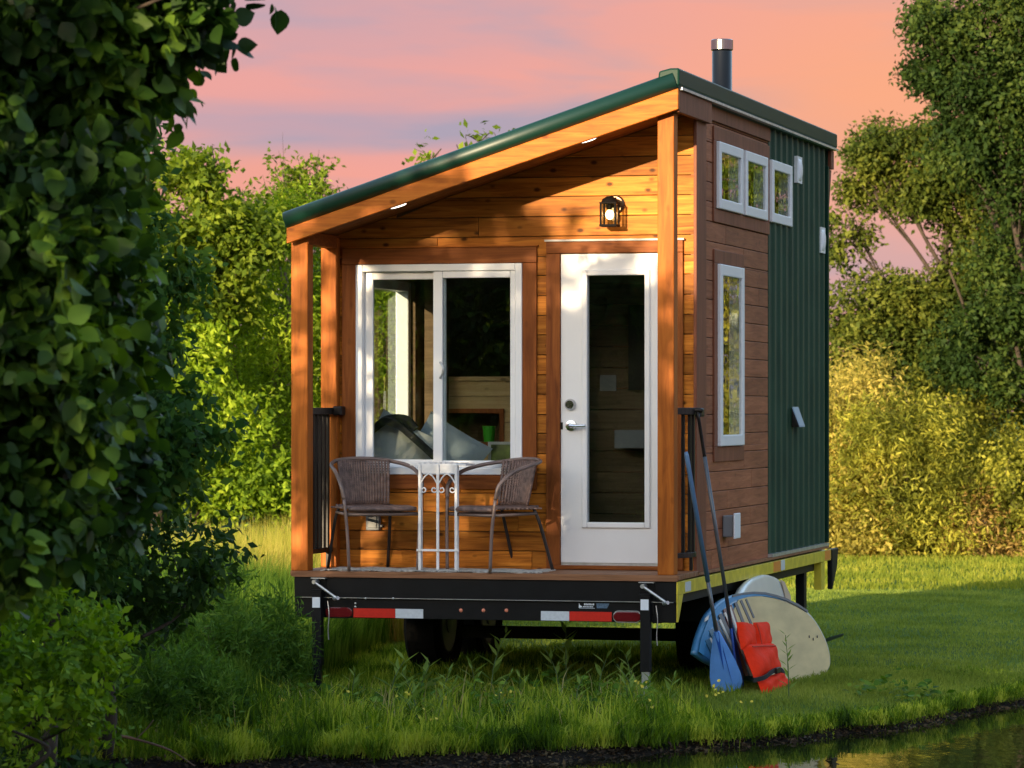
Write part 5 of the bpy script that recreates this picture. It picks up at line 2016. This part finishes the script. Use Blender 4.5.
tree('dark_tree', 'small tree behind the house, its top twigs showing just over the roof edge', 'tree', (P3(430, 400, 40)[0], 40, 0), (P3(433, 160, 40)[0], 40, 3.9), .08,
     [cl_px(433, 158, 40, 0.18, 0.16, 0.17, 0.05), cl_px(480, 142, 40, 0.20, 0.09, 0.17, 0.04), cl_px(430, 230, 40, 0.78, 0.39, 0.56, 1), cl_px(480, 300, 40, 0.89, 0.67, 0.67, 1.3), cl_px(400, 330, 40, 0.78, 0.67, 0.67, 1.2)],
     300, 6, 0.25, 0.090, 'oval', ML_MD, 36, subs=8)
up = (-6.9, 6.2, .1)  # extra caster out of view, added to keep sun off the big tree
tree('unseen_shade_tree', 'unseen tree added on the near left bank to shade the big tree', 'tree', up, (-6.9, 6.2, 4.0), .14,
     [(-8.6, 6.3, 1.2, 1.0, .8, .8, 1.2), (-7.2, 6.1, 1.4, 1.0, .8, .8, 1.2), (-5.8, 6.2, 1.4, .9, .8, .8, 1.2), (-8.2, 6.3, 2.8, 1.0, .8, .8, 1.3), (-6.9, 6.2, 3.1, 1.0, .8, .8, 1.3), (-5.6, 6.2, 2.9, .8, .8, .8, 1.2),
      (-7.6, 6.2, 4.2, 1.1, .8, .8, 1.2), (-6.2, 6.2, 4.0, .8, .8, .6, .9)], 300, 5, .3, .17, 'oval', ML_MD, 37)
tree('slender_tree', 'bright feathery shrub seen through the side window of the house', 'shrub', (P3(385, 480, 39.5)[0], 39.5, 0), (P3(385, 330, 39.5)[0], 39.5, 2.75), .04,
     [cl_px(385, 300, 39.5, 0.45, 0.39, 0.52, 0.9), cl_px(385, 350, 39.5, 0.52, 0.45, 0.52, 1), cl_px(385, 420, 39.5, 0.58, 0.52, 0.52, 1.1)], 480, 8, 0.28, 0.072, 'thin', ML_BR, 38)
# trees seen only through the windows and between posts, and a belt farther off
for i, (px, D, h_) in enumerate(((-150, 36, 4.6), (-330, 34, 5.4))):
    tree('dark_tree', ['dark tree beyond the left edge of the picture', 'tall dark tree far out on the left'][i], 'tree', (P3(px, 400, D)[0], D, 0), (P3(px, 300, D)[0], D, h_ * .7), .14,
         [(P3(px, 0, D)[0] + a, D, z_, 1.1, 1.0, .9, 1.2) for a, z_ in ((-1, 1.2), (.8, 1.4), (0, 2.6), (-.6, h_ - .9))], 420, 6, .3, .1, 'oval', ML_MD, 40 + i)

# --- right side: a tall tree, a second one, and the golden shrub belt
ML_RT = leafmat('olive_leaves', (0.022, 0.040, 0.007), (0.065, 0.092, 0.013), (0.17, 0.19, 0.028), trans=.3)
ML_TD = leafmat('dark_green_leaves', (0.012, 0.028, 0.006), (0.032, 0.062, 0.012), (0.085, 0.12, 0.02), trans=.3)
ML_GD = leafmat('golden_leaves', (0.12, 0.11, 0.02), (0.34, 0.30, 0.055), (0.68, 0.55, 0.13), trans=.4, nsc=1.6, namp=2.0)
ML_GG = leafmat('yellow_green_leaves', (0.06, 0.07, 0.010), (0.21, 0.225, 0.028), (0.50, 0.47, 0.065), trans=.4, nsc=1.6, namp=2.2)
ML_RU = leafmat('rusty_leaves', (0.14, 0.10, 0.03), (0.30, 0.19, 0.05), (0.42, 0.30, 0.09), trans=.3)
D = 44.5
tree('tall_tree', 'tall dark leaved tree reaching the top right corner', 'tree', (P3(1060, 400, D)[0], D, 0), (P3(1000, 60, D)[0], D, 6.0), .13,
     [cl_px(950, 20, D, 0.40, 0.27, 0.49, .6), cl_px(1010, 15, D, 0.49, 0.37, 0.49, 1), cl_px(930, 62, D, 0.27, 0.17, 0.37, .35), cl_px(975, 80, D, 0.56, 0.35, 0.62, 1.2), cl_px(1035, 100, D, 0.62, 0.49, 0.62, 1.3),
      cl_px(925, 28, D, 0.15, 0.10, 0.25, .12), cl_px(965, 118, D, 0.31, 0.15, 0.37, .35), cl_px(1015, 290, D, .5, .5, .5, .9), cl_px(985, 360, D, .5, .45, .5, .8), cl_px(1000, 155, D, 0.62, 0.27, 0.62, 1.0), cl_px(1060, 190, D, 0.74, 0.62, 0.62, 1.2), cl_px(1100, 60, D, 0.74, 0.74, 0.74, 1.2)],
     760, 9, .30, .075, 'oval', ML_TD, 51, bark=M_BARK, subs=7)
D = 46.5
tree('spreading_tree', 'mid green spreading tree right of the house with twisting pale trunks', 'tree', (P3(985, 400, D)[0], D, 0), (P3(950, 190, D)[0], D, 4.4), .10,
     [cl_px(880, 150, D, 0.33, 0.21, 0.41, .45), cl_px(930, 160, D, 0.58, 0.33, 0.58, 1.1), cl_px(872, 190, D, .28, .14, .3, .25), cl_px(925, 195, D, .58, .20, .5, .7), cl_px(985, 225, D, 0.64, 0.35, 0.58, 1.2),
      cl_px(845, 235, D, .22, .30, .3, .22), cl_px(1000, 290, D, 0.70, 0.53, 0.58, 1.2), cl_px(1010, 370, D, 0.58, 0.58, 0.58, .9), cl_px(930, 300, D, 0.70, 0.26, 0.58, .9), cl_px(880, 310, D, .7, .38, .6, 1.0), cl_px(960, 350, D, .8, .5, .6, 1.2), cl_px(905, 375, D, .5, .3, .5, .6), cl_px(855, 350, D, .5, .4, .5, .8)],
     760, 9, .30, .072, 'oval', ML_RT, 52, bark=M_BARK, subs=7, rl=.30)
# bare winding stems standing in front of the shade
st = empty('winding_stems', (P3(985, 400, 45.6)[0], 45.6, 0))
tag(st, 'bare winding pale stems in the dark gap under the spreading tree', 'tree')
ox = P3(985, 400, 45.6)[0]
mb = MB()
for pts in ([(1012, 470), (1000, 430), (985, 390), (968, 350), (962, 310), (948, 270)], [(1000, 500), (985, 440), (960, 400), (948, 370), (946, 340)], [(1010, 420), (1002, 360), (990, 320), (985, 280), (972, 240)]):
    q_ = spline([(P3(a, b, 45.6)[0] - ox + random.uniform(-.04, .04), random.uniform(-.2, .2), P3(a, b, 45.6)[2]) for a, b in [(pts[0][0] + 4, 580)] + pts], 5)
    mb.tube(q_, [.04 * (1 - .6 * i / len(q_)) for i in range(len(q_))], 7)
mb.build('trunk', M_BARK, st, smooth=True)

golden = [
    ('golden shrub hard against the right edge of the house', 845, 43.5, 375, .55, ML_GD, 'thin'),
    ('yellow green shrub second from the house', 885, 44.5, 405, .75, ML_GG, 'oval'),
    ('low golden bush at the meadow edge near the house', 862, 42.5, 455, .55, ML_GD, 'oval'),
    ('olive rounded shrub in the middle of the right treeline', 930, 44.0, 415, .75, ML_GG, 'oval'),
    ('pale green low bush centred between the golden ones', 905, 42.4, 440, .55, ML_GG, 'thin'),
    ('rusty brown shrub with dry stems at the meadow edge', 968, 42.6, 495, .40, ML_RU, 'thin'),
    ('dark olive shrub behind the rusty one', 980, 44.6, 425, .75, ML_GG, 'oval'),
    ('golden green bush at the right picture edge', 1015, 42.8, 470, .6, ML_GG, 'oval'),
]
for i, (lab, px, D, ytop, rad, m_, kd) in enumerate(golden):
    x_ = P3(px, 400, D)[0]
    zt_ = P3(px, ytop, D)[2]
    rr = random.Random(90 + i)
    cl = []
    z_ = .35
    while z_ < zt_:
        f_ = z_ / zt_
        w_ = rad * (1.0 - .35 * f_)
        cl.append((x_ + rr.uniform(-.25, .25), D + rr.uniform(-.2, .2), z_, w_, .6, .42, 1.0))
        cl.append((x_ + rr.uniform(-.6, .6) * rad, D + rr.uniform(-.3, .3), z_ + .15, w_ * .6, .4, .3, .6))
        z_ += .5
    tree('treeline_shrub', lab, 'shrub', (x_, D, 0), (x_ + rr.uniform(-.2, .2), D, zt_ * .75), .04, cl, 420, 10, .42, .060 if kd == 'oval' else .080, kd, m_, 60 + i, bark=M_BARKL,
         group='shrubs along the far meadow edge', subs=3)
# the belt goes on to the right (mirrored in the side windows) and behind the house
for i, x_ in enumerate((8.8, 9.8, 10.9, 12.9, 15.2, 18.2, 21.6)):
    D = 44.5 + i * .7
    m_ = (ML_GG, ML_RT, ML_MD)[i % 3]
    hh = (7.6, 8.6, 8.2, 9.0, 8.4, 9.2, 8.8)[i]
    lab = 'tree farther along the meadow edge beyond the right picture edge'
    tree('treeline_tree', lab, 'tree', (x_, D, 0), (x_, D, hh * .7), .1,
         [(x_ + a, D, z_, 1.15, .8, .8, 1.2) for a, z_ in ((-.7, .8), (.7, 1.1), (0, 2.2), (.5, 3.6), (-.6, 4.6), (.3, 5.6), (-.2, hh - 1.6), (.4, hh - 2.6), (-.8, hh - 2.4), (-.8, 3.2), (.9, 4.9))], 230, 6, .3, .12, 'oval', m_, 80 + i, group='trees beyond the right edge', subs=3)
# a far dark wood that closes the view behind the shrubs
r_ = np.random.default_rng(5)
n = 70000
xs = r_.uniform(-30, 34, n)
hmax = 2.6 + .5 * np.sin(xs * .9) + .35 * np.sin(xs * 2.3 + 1) + .4 * (xs > 3)
zs = r_.uniform(0, 1, n) ** .8 * hmax
ys = r_.uniform(48, 51, n)
P = np.stack([xs, ys, zs], 1)
tag(leaves('distant_wood', P, r_.normal(size=(n, 3)), r_.normal(size=(n, 3)) + np.array([0, -.5, .8]), r_.uniform(.09, .17, n), 'oval', ML_RT), kind='stuff')
bpy.data.objects['distant_wood']['label'] = 'low distant wood closing the view behind the meadow'
bpy.data.objects['distant_wood']['category'] = 'wood'

# --- behind the camera, across the pond: the hedge whose shade reaches the trailer
for i, x_ in enumerate(np.arange(-26, 3, 3.2)):
    D = -8.0 + (i % 2) * .8
    hh = 5.3 + .35 * math.sin(i * 2.1)
    tree('pondside_tree', 'tree on the near bank of the pond behind the viewer', 'tree', (x_, D, 0), (x_, D, hh * .8), .14,
         [(x_ + a, D, z_, 1.5, .8, 1.0, 1.0) for a, z_ in ((-.9, 1.0), (.9, 1.5), (0, 2.6), (-.8, hh - 1.9), (.8, hh - 1.5), (0, hh - .95))], 260, 4, .4, .26, 'oval', ML_MD, 120 + i,
         group='trees on the near bank', subs=2)

# ------------------------------------------------------------------ grass
M_GR = leafmat('grass_blades', (0.020, 0.050, 0.005), (0.120, 0.215, 0.016), (0.42, 0.47, 0.06), trans=.4, rough=.6, nsc=3.2, namp=2.6)  # wide tone spread stands in for the missing contrast of light and shade
M_GRY = leafmat('tall_yellow_grass', (0.16, 0.20, 0.03), (0.34, 0.33, 0.05), (0.55, 0.42, 0.12), trans=.4)
M_GRD = leafmat('tall_soft_grass', (0.024, 0.065, 0.008), (0.080, 0.175, 0.018), (0.22, 0.34, 0.05), trans=.4, nsc=2.5, namp=2.2)


def grass(name, X, D, h, w, m, seed, lean=.35, label='grass', z0=None):
    r_ = np.random.default_rng(seed)
    n = len(X)
    Z = gh(X, D) - .01 if z0 is None else z0
    a = r_.uniform(0, 2 * np.pi, n)
    l_ = r_.uniform(0.05, 1, n) * lean * h
    dxy = np.stack([np.cos(a), np.sin(a)], 1)
    b = r_.uniform(0, np.pi, n)
    wv = np.stack([np.cos(b), np.sin(b) * .5], 1) * (w / 2)[:, None]
    V = np.zeros((n, 5, 3))
    base = np.stack([X, D], 1)
    m1 = base + dxy * (l_ * .3)[:, None]
    tip = base + dxy * l_[:, None]
    V[:, 0, :2] = base - wv
    V[:, 1, :2] = base + wv
    V[:, 2, :2] = m1 + wv * .8
    V[:, 3, :2] = m1 - wv * .8
    V[:, 4, :2] = tip
    V[:, 0, 2] = V[:, 1, 2] = Z
    V[:, 2, 2] = V[:, 3, 2] = Z + h * .58
    V[:, 4, 2] = Z + h * (1 - .25 * (l_ / np.maximum(h, 1e-6)))
    k = np.arange(n) * 5
    Fq = np.concatenate([np.stack([k, k + 1, k + 2, k + 3], 1), np.stack([k + 3, k + 2, k + 4, k + 4], 1)])
    # triangles instead of degenerate quads
    T1 = np.stack([k, k + 1, k + 2], 1)
    T2 = np.stack([k, k + 2, k + 3], 1)
    T3 = np.stack([k + 3, k + 2, k + 4], 1)
    o = bulk(name, V.reshape(-1, 3), np.concatenate([T1, T2, T3]), m)
    tag(o, label, 'grass', kind='stuff')
    return o


def patch(n, x0, x1, d0, d1, seed, lip=True, dens=None):
    r_ = np.random.default_rng(seed)
    X = r_.uniform(x0, x1, n)
    D = r_.uniform(d0, d1, n)
    k = np.ones(n, bool)
    if lip:
        k &= D > lipd(X) - .12
    if dens is not None:
        k &= r_.uniform(0, 1, n) < dens(X, D)
    return X[k], D[k], r_


def noise2(X, D, s):
    return .5 + .25 * (np.sin(X * s + 1.3 * np.sin(D * s * .7)) + np.sin(D * s * 1.1 + 2 * np.sin(X * s * .6 + 2)))


# bank grass: blades in tufts, with gaps between them
def tufts(nt_, per, x0, x1, d0, d1, seed, spread=.045, keep=None):
    r_ = np.random.default_rng(seed)
    cx_, cd_ = r_.uniform(x0, x1, nt_), r_.uniform(d0, d1, nt_)
    k_ = cd_ > lipd(cx_) - .10
    if keep is not None:
        k_ &= r_.uniform(0, 1, nt_) < keep(cx_, cd_)
    cx_, cd_ = cx_[k_], cd_[k_]
    th_ = r_.lognormal(0, .38, len(cx_))
    i_ = np.repeat(np.arange(len(cx_)), per)
    s_ = spread * r_.uniform(.5, 1.5, len(cx_))[i_]
    X_ = cx_[i_] + r_.normal(size=len(i_)) * s_
    D_ = cd_[i_] + r_.normal(size=len(i_)) * s_
    return X_, D_, th_[i_], r_


X, D, th_, r_ = tufts(9500, 17, -3.2, 4.3, 17.6, 24.5, 1)
nn = noise2(X, D, 2.6)
right = np.clip((X - .9) / .6, 0, 1)
h = (.035 + .085 * nn) * th_ * r_.uniform(.5, 1.4, len(X)) * (1 - .40 * right) * (1 - .60 * np.clip((D - 20.5) / .8, 0, 1))
edge = np.exp(-np.clip(D - lipd(X), 0, None) / .3)
h *= 1 + .6 * edge * (1 - right)
h *= np.where((X > .95) & (X < 2.2) & (D > 21.2), .5, 1)
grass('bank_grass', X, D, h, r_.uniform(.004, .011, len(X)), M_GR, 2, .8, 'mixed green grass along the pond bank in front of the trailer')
# taller tufts, patchy
X, D, th_, r_ = tufts(620, 22, -3.0, 1.1, 18.0, 21.2, 3, .05, keep=lambda X, D: np.clip(noise2(X, D, 4.1) * 2 - .7, .1, 1))
h = np.clip(.15 * th_ * r_.uniform(.5, 1.4, len(X)), .06, .34)
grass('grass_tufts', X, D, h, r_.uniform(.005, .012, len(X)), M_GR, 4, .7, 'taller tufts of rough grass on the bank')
M_DRY = leafmat('dry_straw', (0.20, 0.19, 0.05), (0.40, 0.34, 0.12), (0.60, 0.50, 0.24), trans=.3)
X, D, th_, r_ = tufts(700, 2, -3.1, 0.9, 17.8, 22.0, 31, .08)
grass('dry_blades', X, D, .10 * th_ * r_.uniform(.6, 1.8, len(X)), r_.uniform(.004, .009, len(X)), M_DRY, 32, 1.0, 'scattered dry straw coloured blades among the bank grass')
M_LOW = leafmat('clover_leaves', (0.03, 0.075, 0.010), (0.075, 0.17, 0.018), (0.20, 0.32, 0.04), trans=.35, nsc=2.5)
X, D, th_, r_ = tufts(900, 14, -3.2, 4.2, 17.8, 22.6, 33, .05, keep=lambda X, D: np.clip(noise2(X, D, 3.3) * 2.2 - .7, .05, 1) * ~((X > .9) & (X < 2.1) & (D > 21.0)))
n_ = len(X)
P = np.stack([X, D, gh(X, D) + r_.uniform(.01, .10, n_) * th_], 1)
a_ = r_.uniform(0, 2 * np.pi, n_)
o_ = leaves('low_plants', P, np.stack([np.cos(a_), np.sin(a_), r_.uniform(-.1, .6, n_)], 1), r_.normal(size=(n_, 3)) * .4 + np.array([0, -.3, 1]), r_.uniform(.02, .055, n_), 'heart', M_LOW)
tag(o_, 'low broad leaved plants mixed into the bank grass', 'ground cover', kind='stuff')
M_FLW = mat('yellow_petals', (0.60, 0.48, 0.04), 0.7)
X, D, th_, r_ = tufts(60, 4, -3.0, 1.4, 18.2, 21.5, 35, .07)
n_ = len(X)
P = np.stack([X, D, gh(X, D) + r_.uniform(.07, .17, n_)], 1)
o_ = leaves('yellow_flowers', P, r_.normal(size=(n_, 3)), r_.normal(size=(n_, 3)) * .3 + np.array([0, -1, 1]), r_.uniform(.012, .022, n_), 'heart', M_FLW)
tag(o_, 'tiny yellow flowers dotted through the bank grass', 'flowers', kind='stuff')
# dark dead leaves and clods on the bank face
r_ = np.random.default_rng(41)
n_ = 9000
X = r_.uniform(-3.2, 4.3, n_)
D = lipd(X) - r_.uniform(-.04, .5, n_)
P = np.stack([X, D, gh(X, D) + r_.uniform(.0, .025, n_)], 1)
o_ = leaves('bank_litter', P, r_.normal(size=(n_, 3)) * np.array([1, 1, .3]), r_.normal(size=(n_, 3)) * .5 + np.array([0, -.3, 1]), r_.uniform(.012, .04, n_), 'oval',
            leafmat('leaf_litter', (0.015, 0.010, 0.006), (0.045, 0.028, 0.015), (0.12, 0.085, 0.04), trans=.1))
tag(o_, 'dark dead leaves littering the muddy bank face', 'leaf litter', kind='stuff')
# hanging grass over the lip
r_ = np.random.default_rng(8)
n = 30000
X = r_.uniform(-3.0, 4.3, n)
D = lipd(X) + r_.uniform(-.20, .05, n) - .12 * np.clip(wob(X, 5.0, 1.7), 0, 1)
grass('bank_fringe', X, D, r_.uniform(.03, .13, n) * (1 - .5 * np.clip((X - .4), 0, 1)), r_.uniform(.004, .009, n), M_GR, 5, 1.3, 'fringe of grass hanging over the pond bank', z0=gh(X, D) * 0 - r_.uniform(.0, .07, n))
# lawn behind on the right and beyond
X, D, r_ = patch(190000, -1.0, 7.5, 22.5, 35, 6, dens=lambda X, D: ((X > 1.0) | (D > 24)).astype(float))
M_LAWN = leafmat('lawn_blades', (0.09, 0.13, 0.020), (0.18, 0.24, 0.036), (0.30, 0.35, 0.07), trans=.4, nsc=1.2, namp=1.4)
grass('lawn', X, D, r_.uniform(.018, .045, len(X)), r_.uniform(.005, .010, len(X)), M_LAWN, 7, .6, 'short mown lawn beside and behind the house')
X, D, r_ = patch(90000, -6, 10, 35, 46, 9)
M_GRL = leafmat('sunlit_lawn', (0.08, 0.12, 0.012), (0.17, 0.21, 0.022), (0.30, 0.30, 0.04), trans=.35)
grass('far_lawn', X, D, r_.uniform(.03, .09, len(X)), r_.uniform(.008, .016, len(X)), M_GRL, 10, .6, 'sunlit lawn reaching the shrubs at the meadow edge')
X, D, r_ = patch(52000, .7, 4.3, 20.4, 24.2, 17)
grass('short_grass', X, D, r_.uniform(.02, .06, len(X)), r_.uniform(.004, .008, len(X)), M_LAWN, 18, .7, 'short grass around the boards and paddles')
# soft tall grass left of the trailer
X, D, r_ = patch(150000, -4.0, -.9, 20.5, 27.5, 11, dens=lambda X, D: (((D - D0 + (X - X0) * 0) > -1.6) & (X < -1.45 + (D - 21.5) * .10)).astype(float) * np.clip(.4 + noise2(X, D, 2.0), 0, 1))
h = (.38 + .50 * noise2(X, D, 1.7)) * r_.uniform(.45, 1.15, len(X)) * np.clip((D - 20.2) / 1.6, .25, 1)
grass('tall_grass', X, D, h, r_.uniform(.003, .006, len(X)), M_GRD, 12, .45, 'soft tall green grass left of the trailer')
X, D, r_ = patch(70000, -5.0, -.3, 27.0, 32.5, 13)
h = (.50 + .35 * noise2(X, D, 2.4)) * r_.uniform(.55, 1.15, len(X))
grass('meadow_grass', X, D, h, r_.uniform(.005, .009, len(X)), M_GRY, 14, .45, 'sunlit yellow meadow grass in front of the left trees')
# rough growth under and behind the trailer
X, D, r_ = patch(26000, -1.4, 1.4, 22.0, 26.0, 15)
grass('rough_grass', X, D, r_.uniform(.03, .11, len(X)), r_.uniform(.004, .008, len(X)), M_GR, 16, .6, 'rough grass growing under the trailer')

tw = empty('fallen_twig', (P3(90, 740, 18.6)[0], 18.6, .06))
tag(tw, 'dry bare brown twig lying on the bank at the lower left', 'twig')
mb = MB()
mb.tube(spline([(0, 0, .02), (.12, -.03, .05), (.24, -.02, .03), (.42, -.08, -.02), (.55, -.1, -.10)], 5), [.008] * 10 + [.006] * 6 + [.003] * 5, 6)
mb.tube(spline([(.24, -.02, .03), (.30, -.02, .09), (.33, -.03, .13)], 4), .0035, 5)
mb.tube(spline([(.12, -.03, .05), (-.02, -.05, .11), (-.12, -.05, .13)], 4), .0035, 5)
mb.build('twig_wood', mat('dry_twig', (0.16, 0.09, 0.06), 0.8), tw, smooth=True)

# --- individual weeds
ML_WD = leafmat('weed_leaves', (0.11, 0.20, 0.04), (0.20, 0.30, 0.06), (0.34, 0.42, 0.10), trans=.4)
M_STEM = mat('weed_stem', (0.07, 0.12, 0.03), 0.7)


def weed(px, py_base, h_, nl, ll, label, group, z=0.03, kind='thin', m=None, lean=0.0, seed=0):
    D = F * (EYE - z) / (py_base - HOR)
    X_ = (px - 512) / F * D
    r = empty('weed', (X_, D, z - .02))
    tag(r, label, 'weed', group)
    rr = np.random.default_rng(seed)
    h_ *= 1.15
    ll *= 1.25
    top_ = np.array([lean * h_, 0, h_])
    MB().tube(spline([(0, 0, 0), (lean * h_ * .3, .0, h_ * .55), tuple(top_)], 4), [.004] * 5 + [.002] * 4, 6).build('stem', M_STEM, r)
    t = np.linspace(.2, 1.0, nl)
    P = np.stack([lean * h_ * t ** 1.6, t * 0, t * h_], 1)
    a = np.arange(nl) * 2.4 + rr.uniform(0, 1)
    Dv = np.stack([np.cos(a), np.sin(a) * .6, .55 + .4 * t], 1)
    Nv = np.stack([-np.cos(a) * .5, -np.sin(a) * .5, np.ones(nl)], 1) + rr.normal(size=(nl, 3)) * .15
    leaves('leaf_spray', P, Dv, Nv, ll * (1.15 - .6 * t) * rr.uniform(.8, 1.2, nl), kind, m or ML_WD, r)


weeds = [(566, 692, .42, 16, .13, .0, 'tall weed with upright narrow leaves in front of the axle, right of centre'),
         (560, 694, .26, 11, .12, -.3, 'short weed leaning left beside the tall one before the axle'),
         (490, 694, .34, 12, .13, .25, 'leafy weed leaning right just right of the wheels'),
         (475, 697, .20, 9, .12, -.1, 'low weed in front of the rear wheel'),
         (598, 697, .22, 8, .13, .2, 'broad leaved low weed between the axle and the right jack'),
         (634, 696, .24, 10, .12, -.2, 'pale young weed left of the right jack foot'),
         (420, 694, .18, 7, .14, .3, 'arching weed below the left wheel'),
         (390, 698, .22, 7, .15, .35, 'long leaved grass weed arching between the left jack and the wheels'),
         (352, 700, .16, 8, .11, .1, 'short weed right of the left jack'),
         (789, 700, .36, 15, .075, -.05, 'thin seed weed standing in front of the tan board'),
         (668, 704, .16, 9, .09, .2, 'yellowish low weed right of the right jack'),
         (520, 700, .15, 8, .10, .0, 'small weed in the grass at the middle of the bank')]
for i, (px, py, h_, nl, ll, ln, lab) in enumerate(weeds):
    weed(px, py, h_, nl, ll, lab, 'weeds growing on the bank', seed=i, lean=ln)

rr_ = random.Random(77)
for i in range(16):
    px = rr_.uniform(210, 640)
    weed(px, rr_.uniform(700, 722), rr_.uniform(.10, .22), rr_.randint(6, 11), rr_.uniform(.06, .11), 'small narrow leaved weed among the grass in front of the trailer', 'small weeds scattered along the bank',
         seed=200 + i, lean=rr_.uniform(-.5, .5))
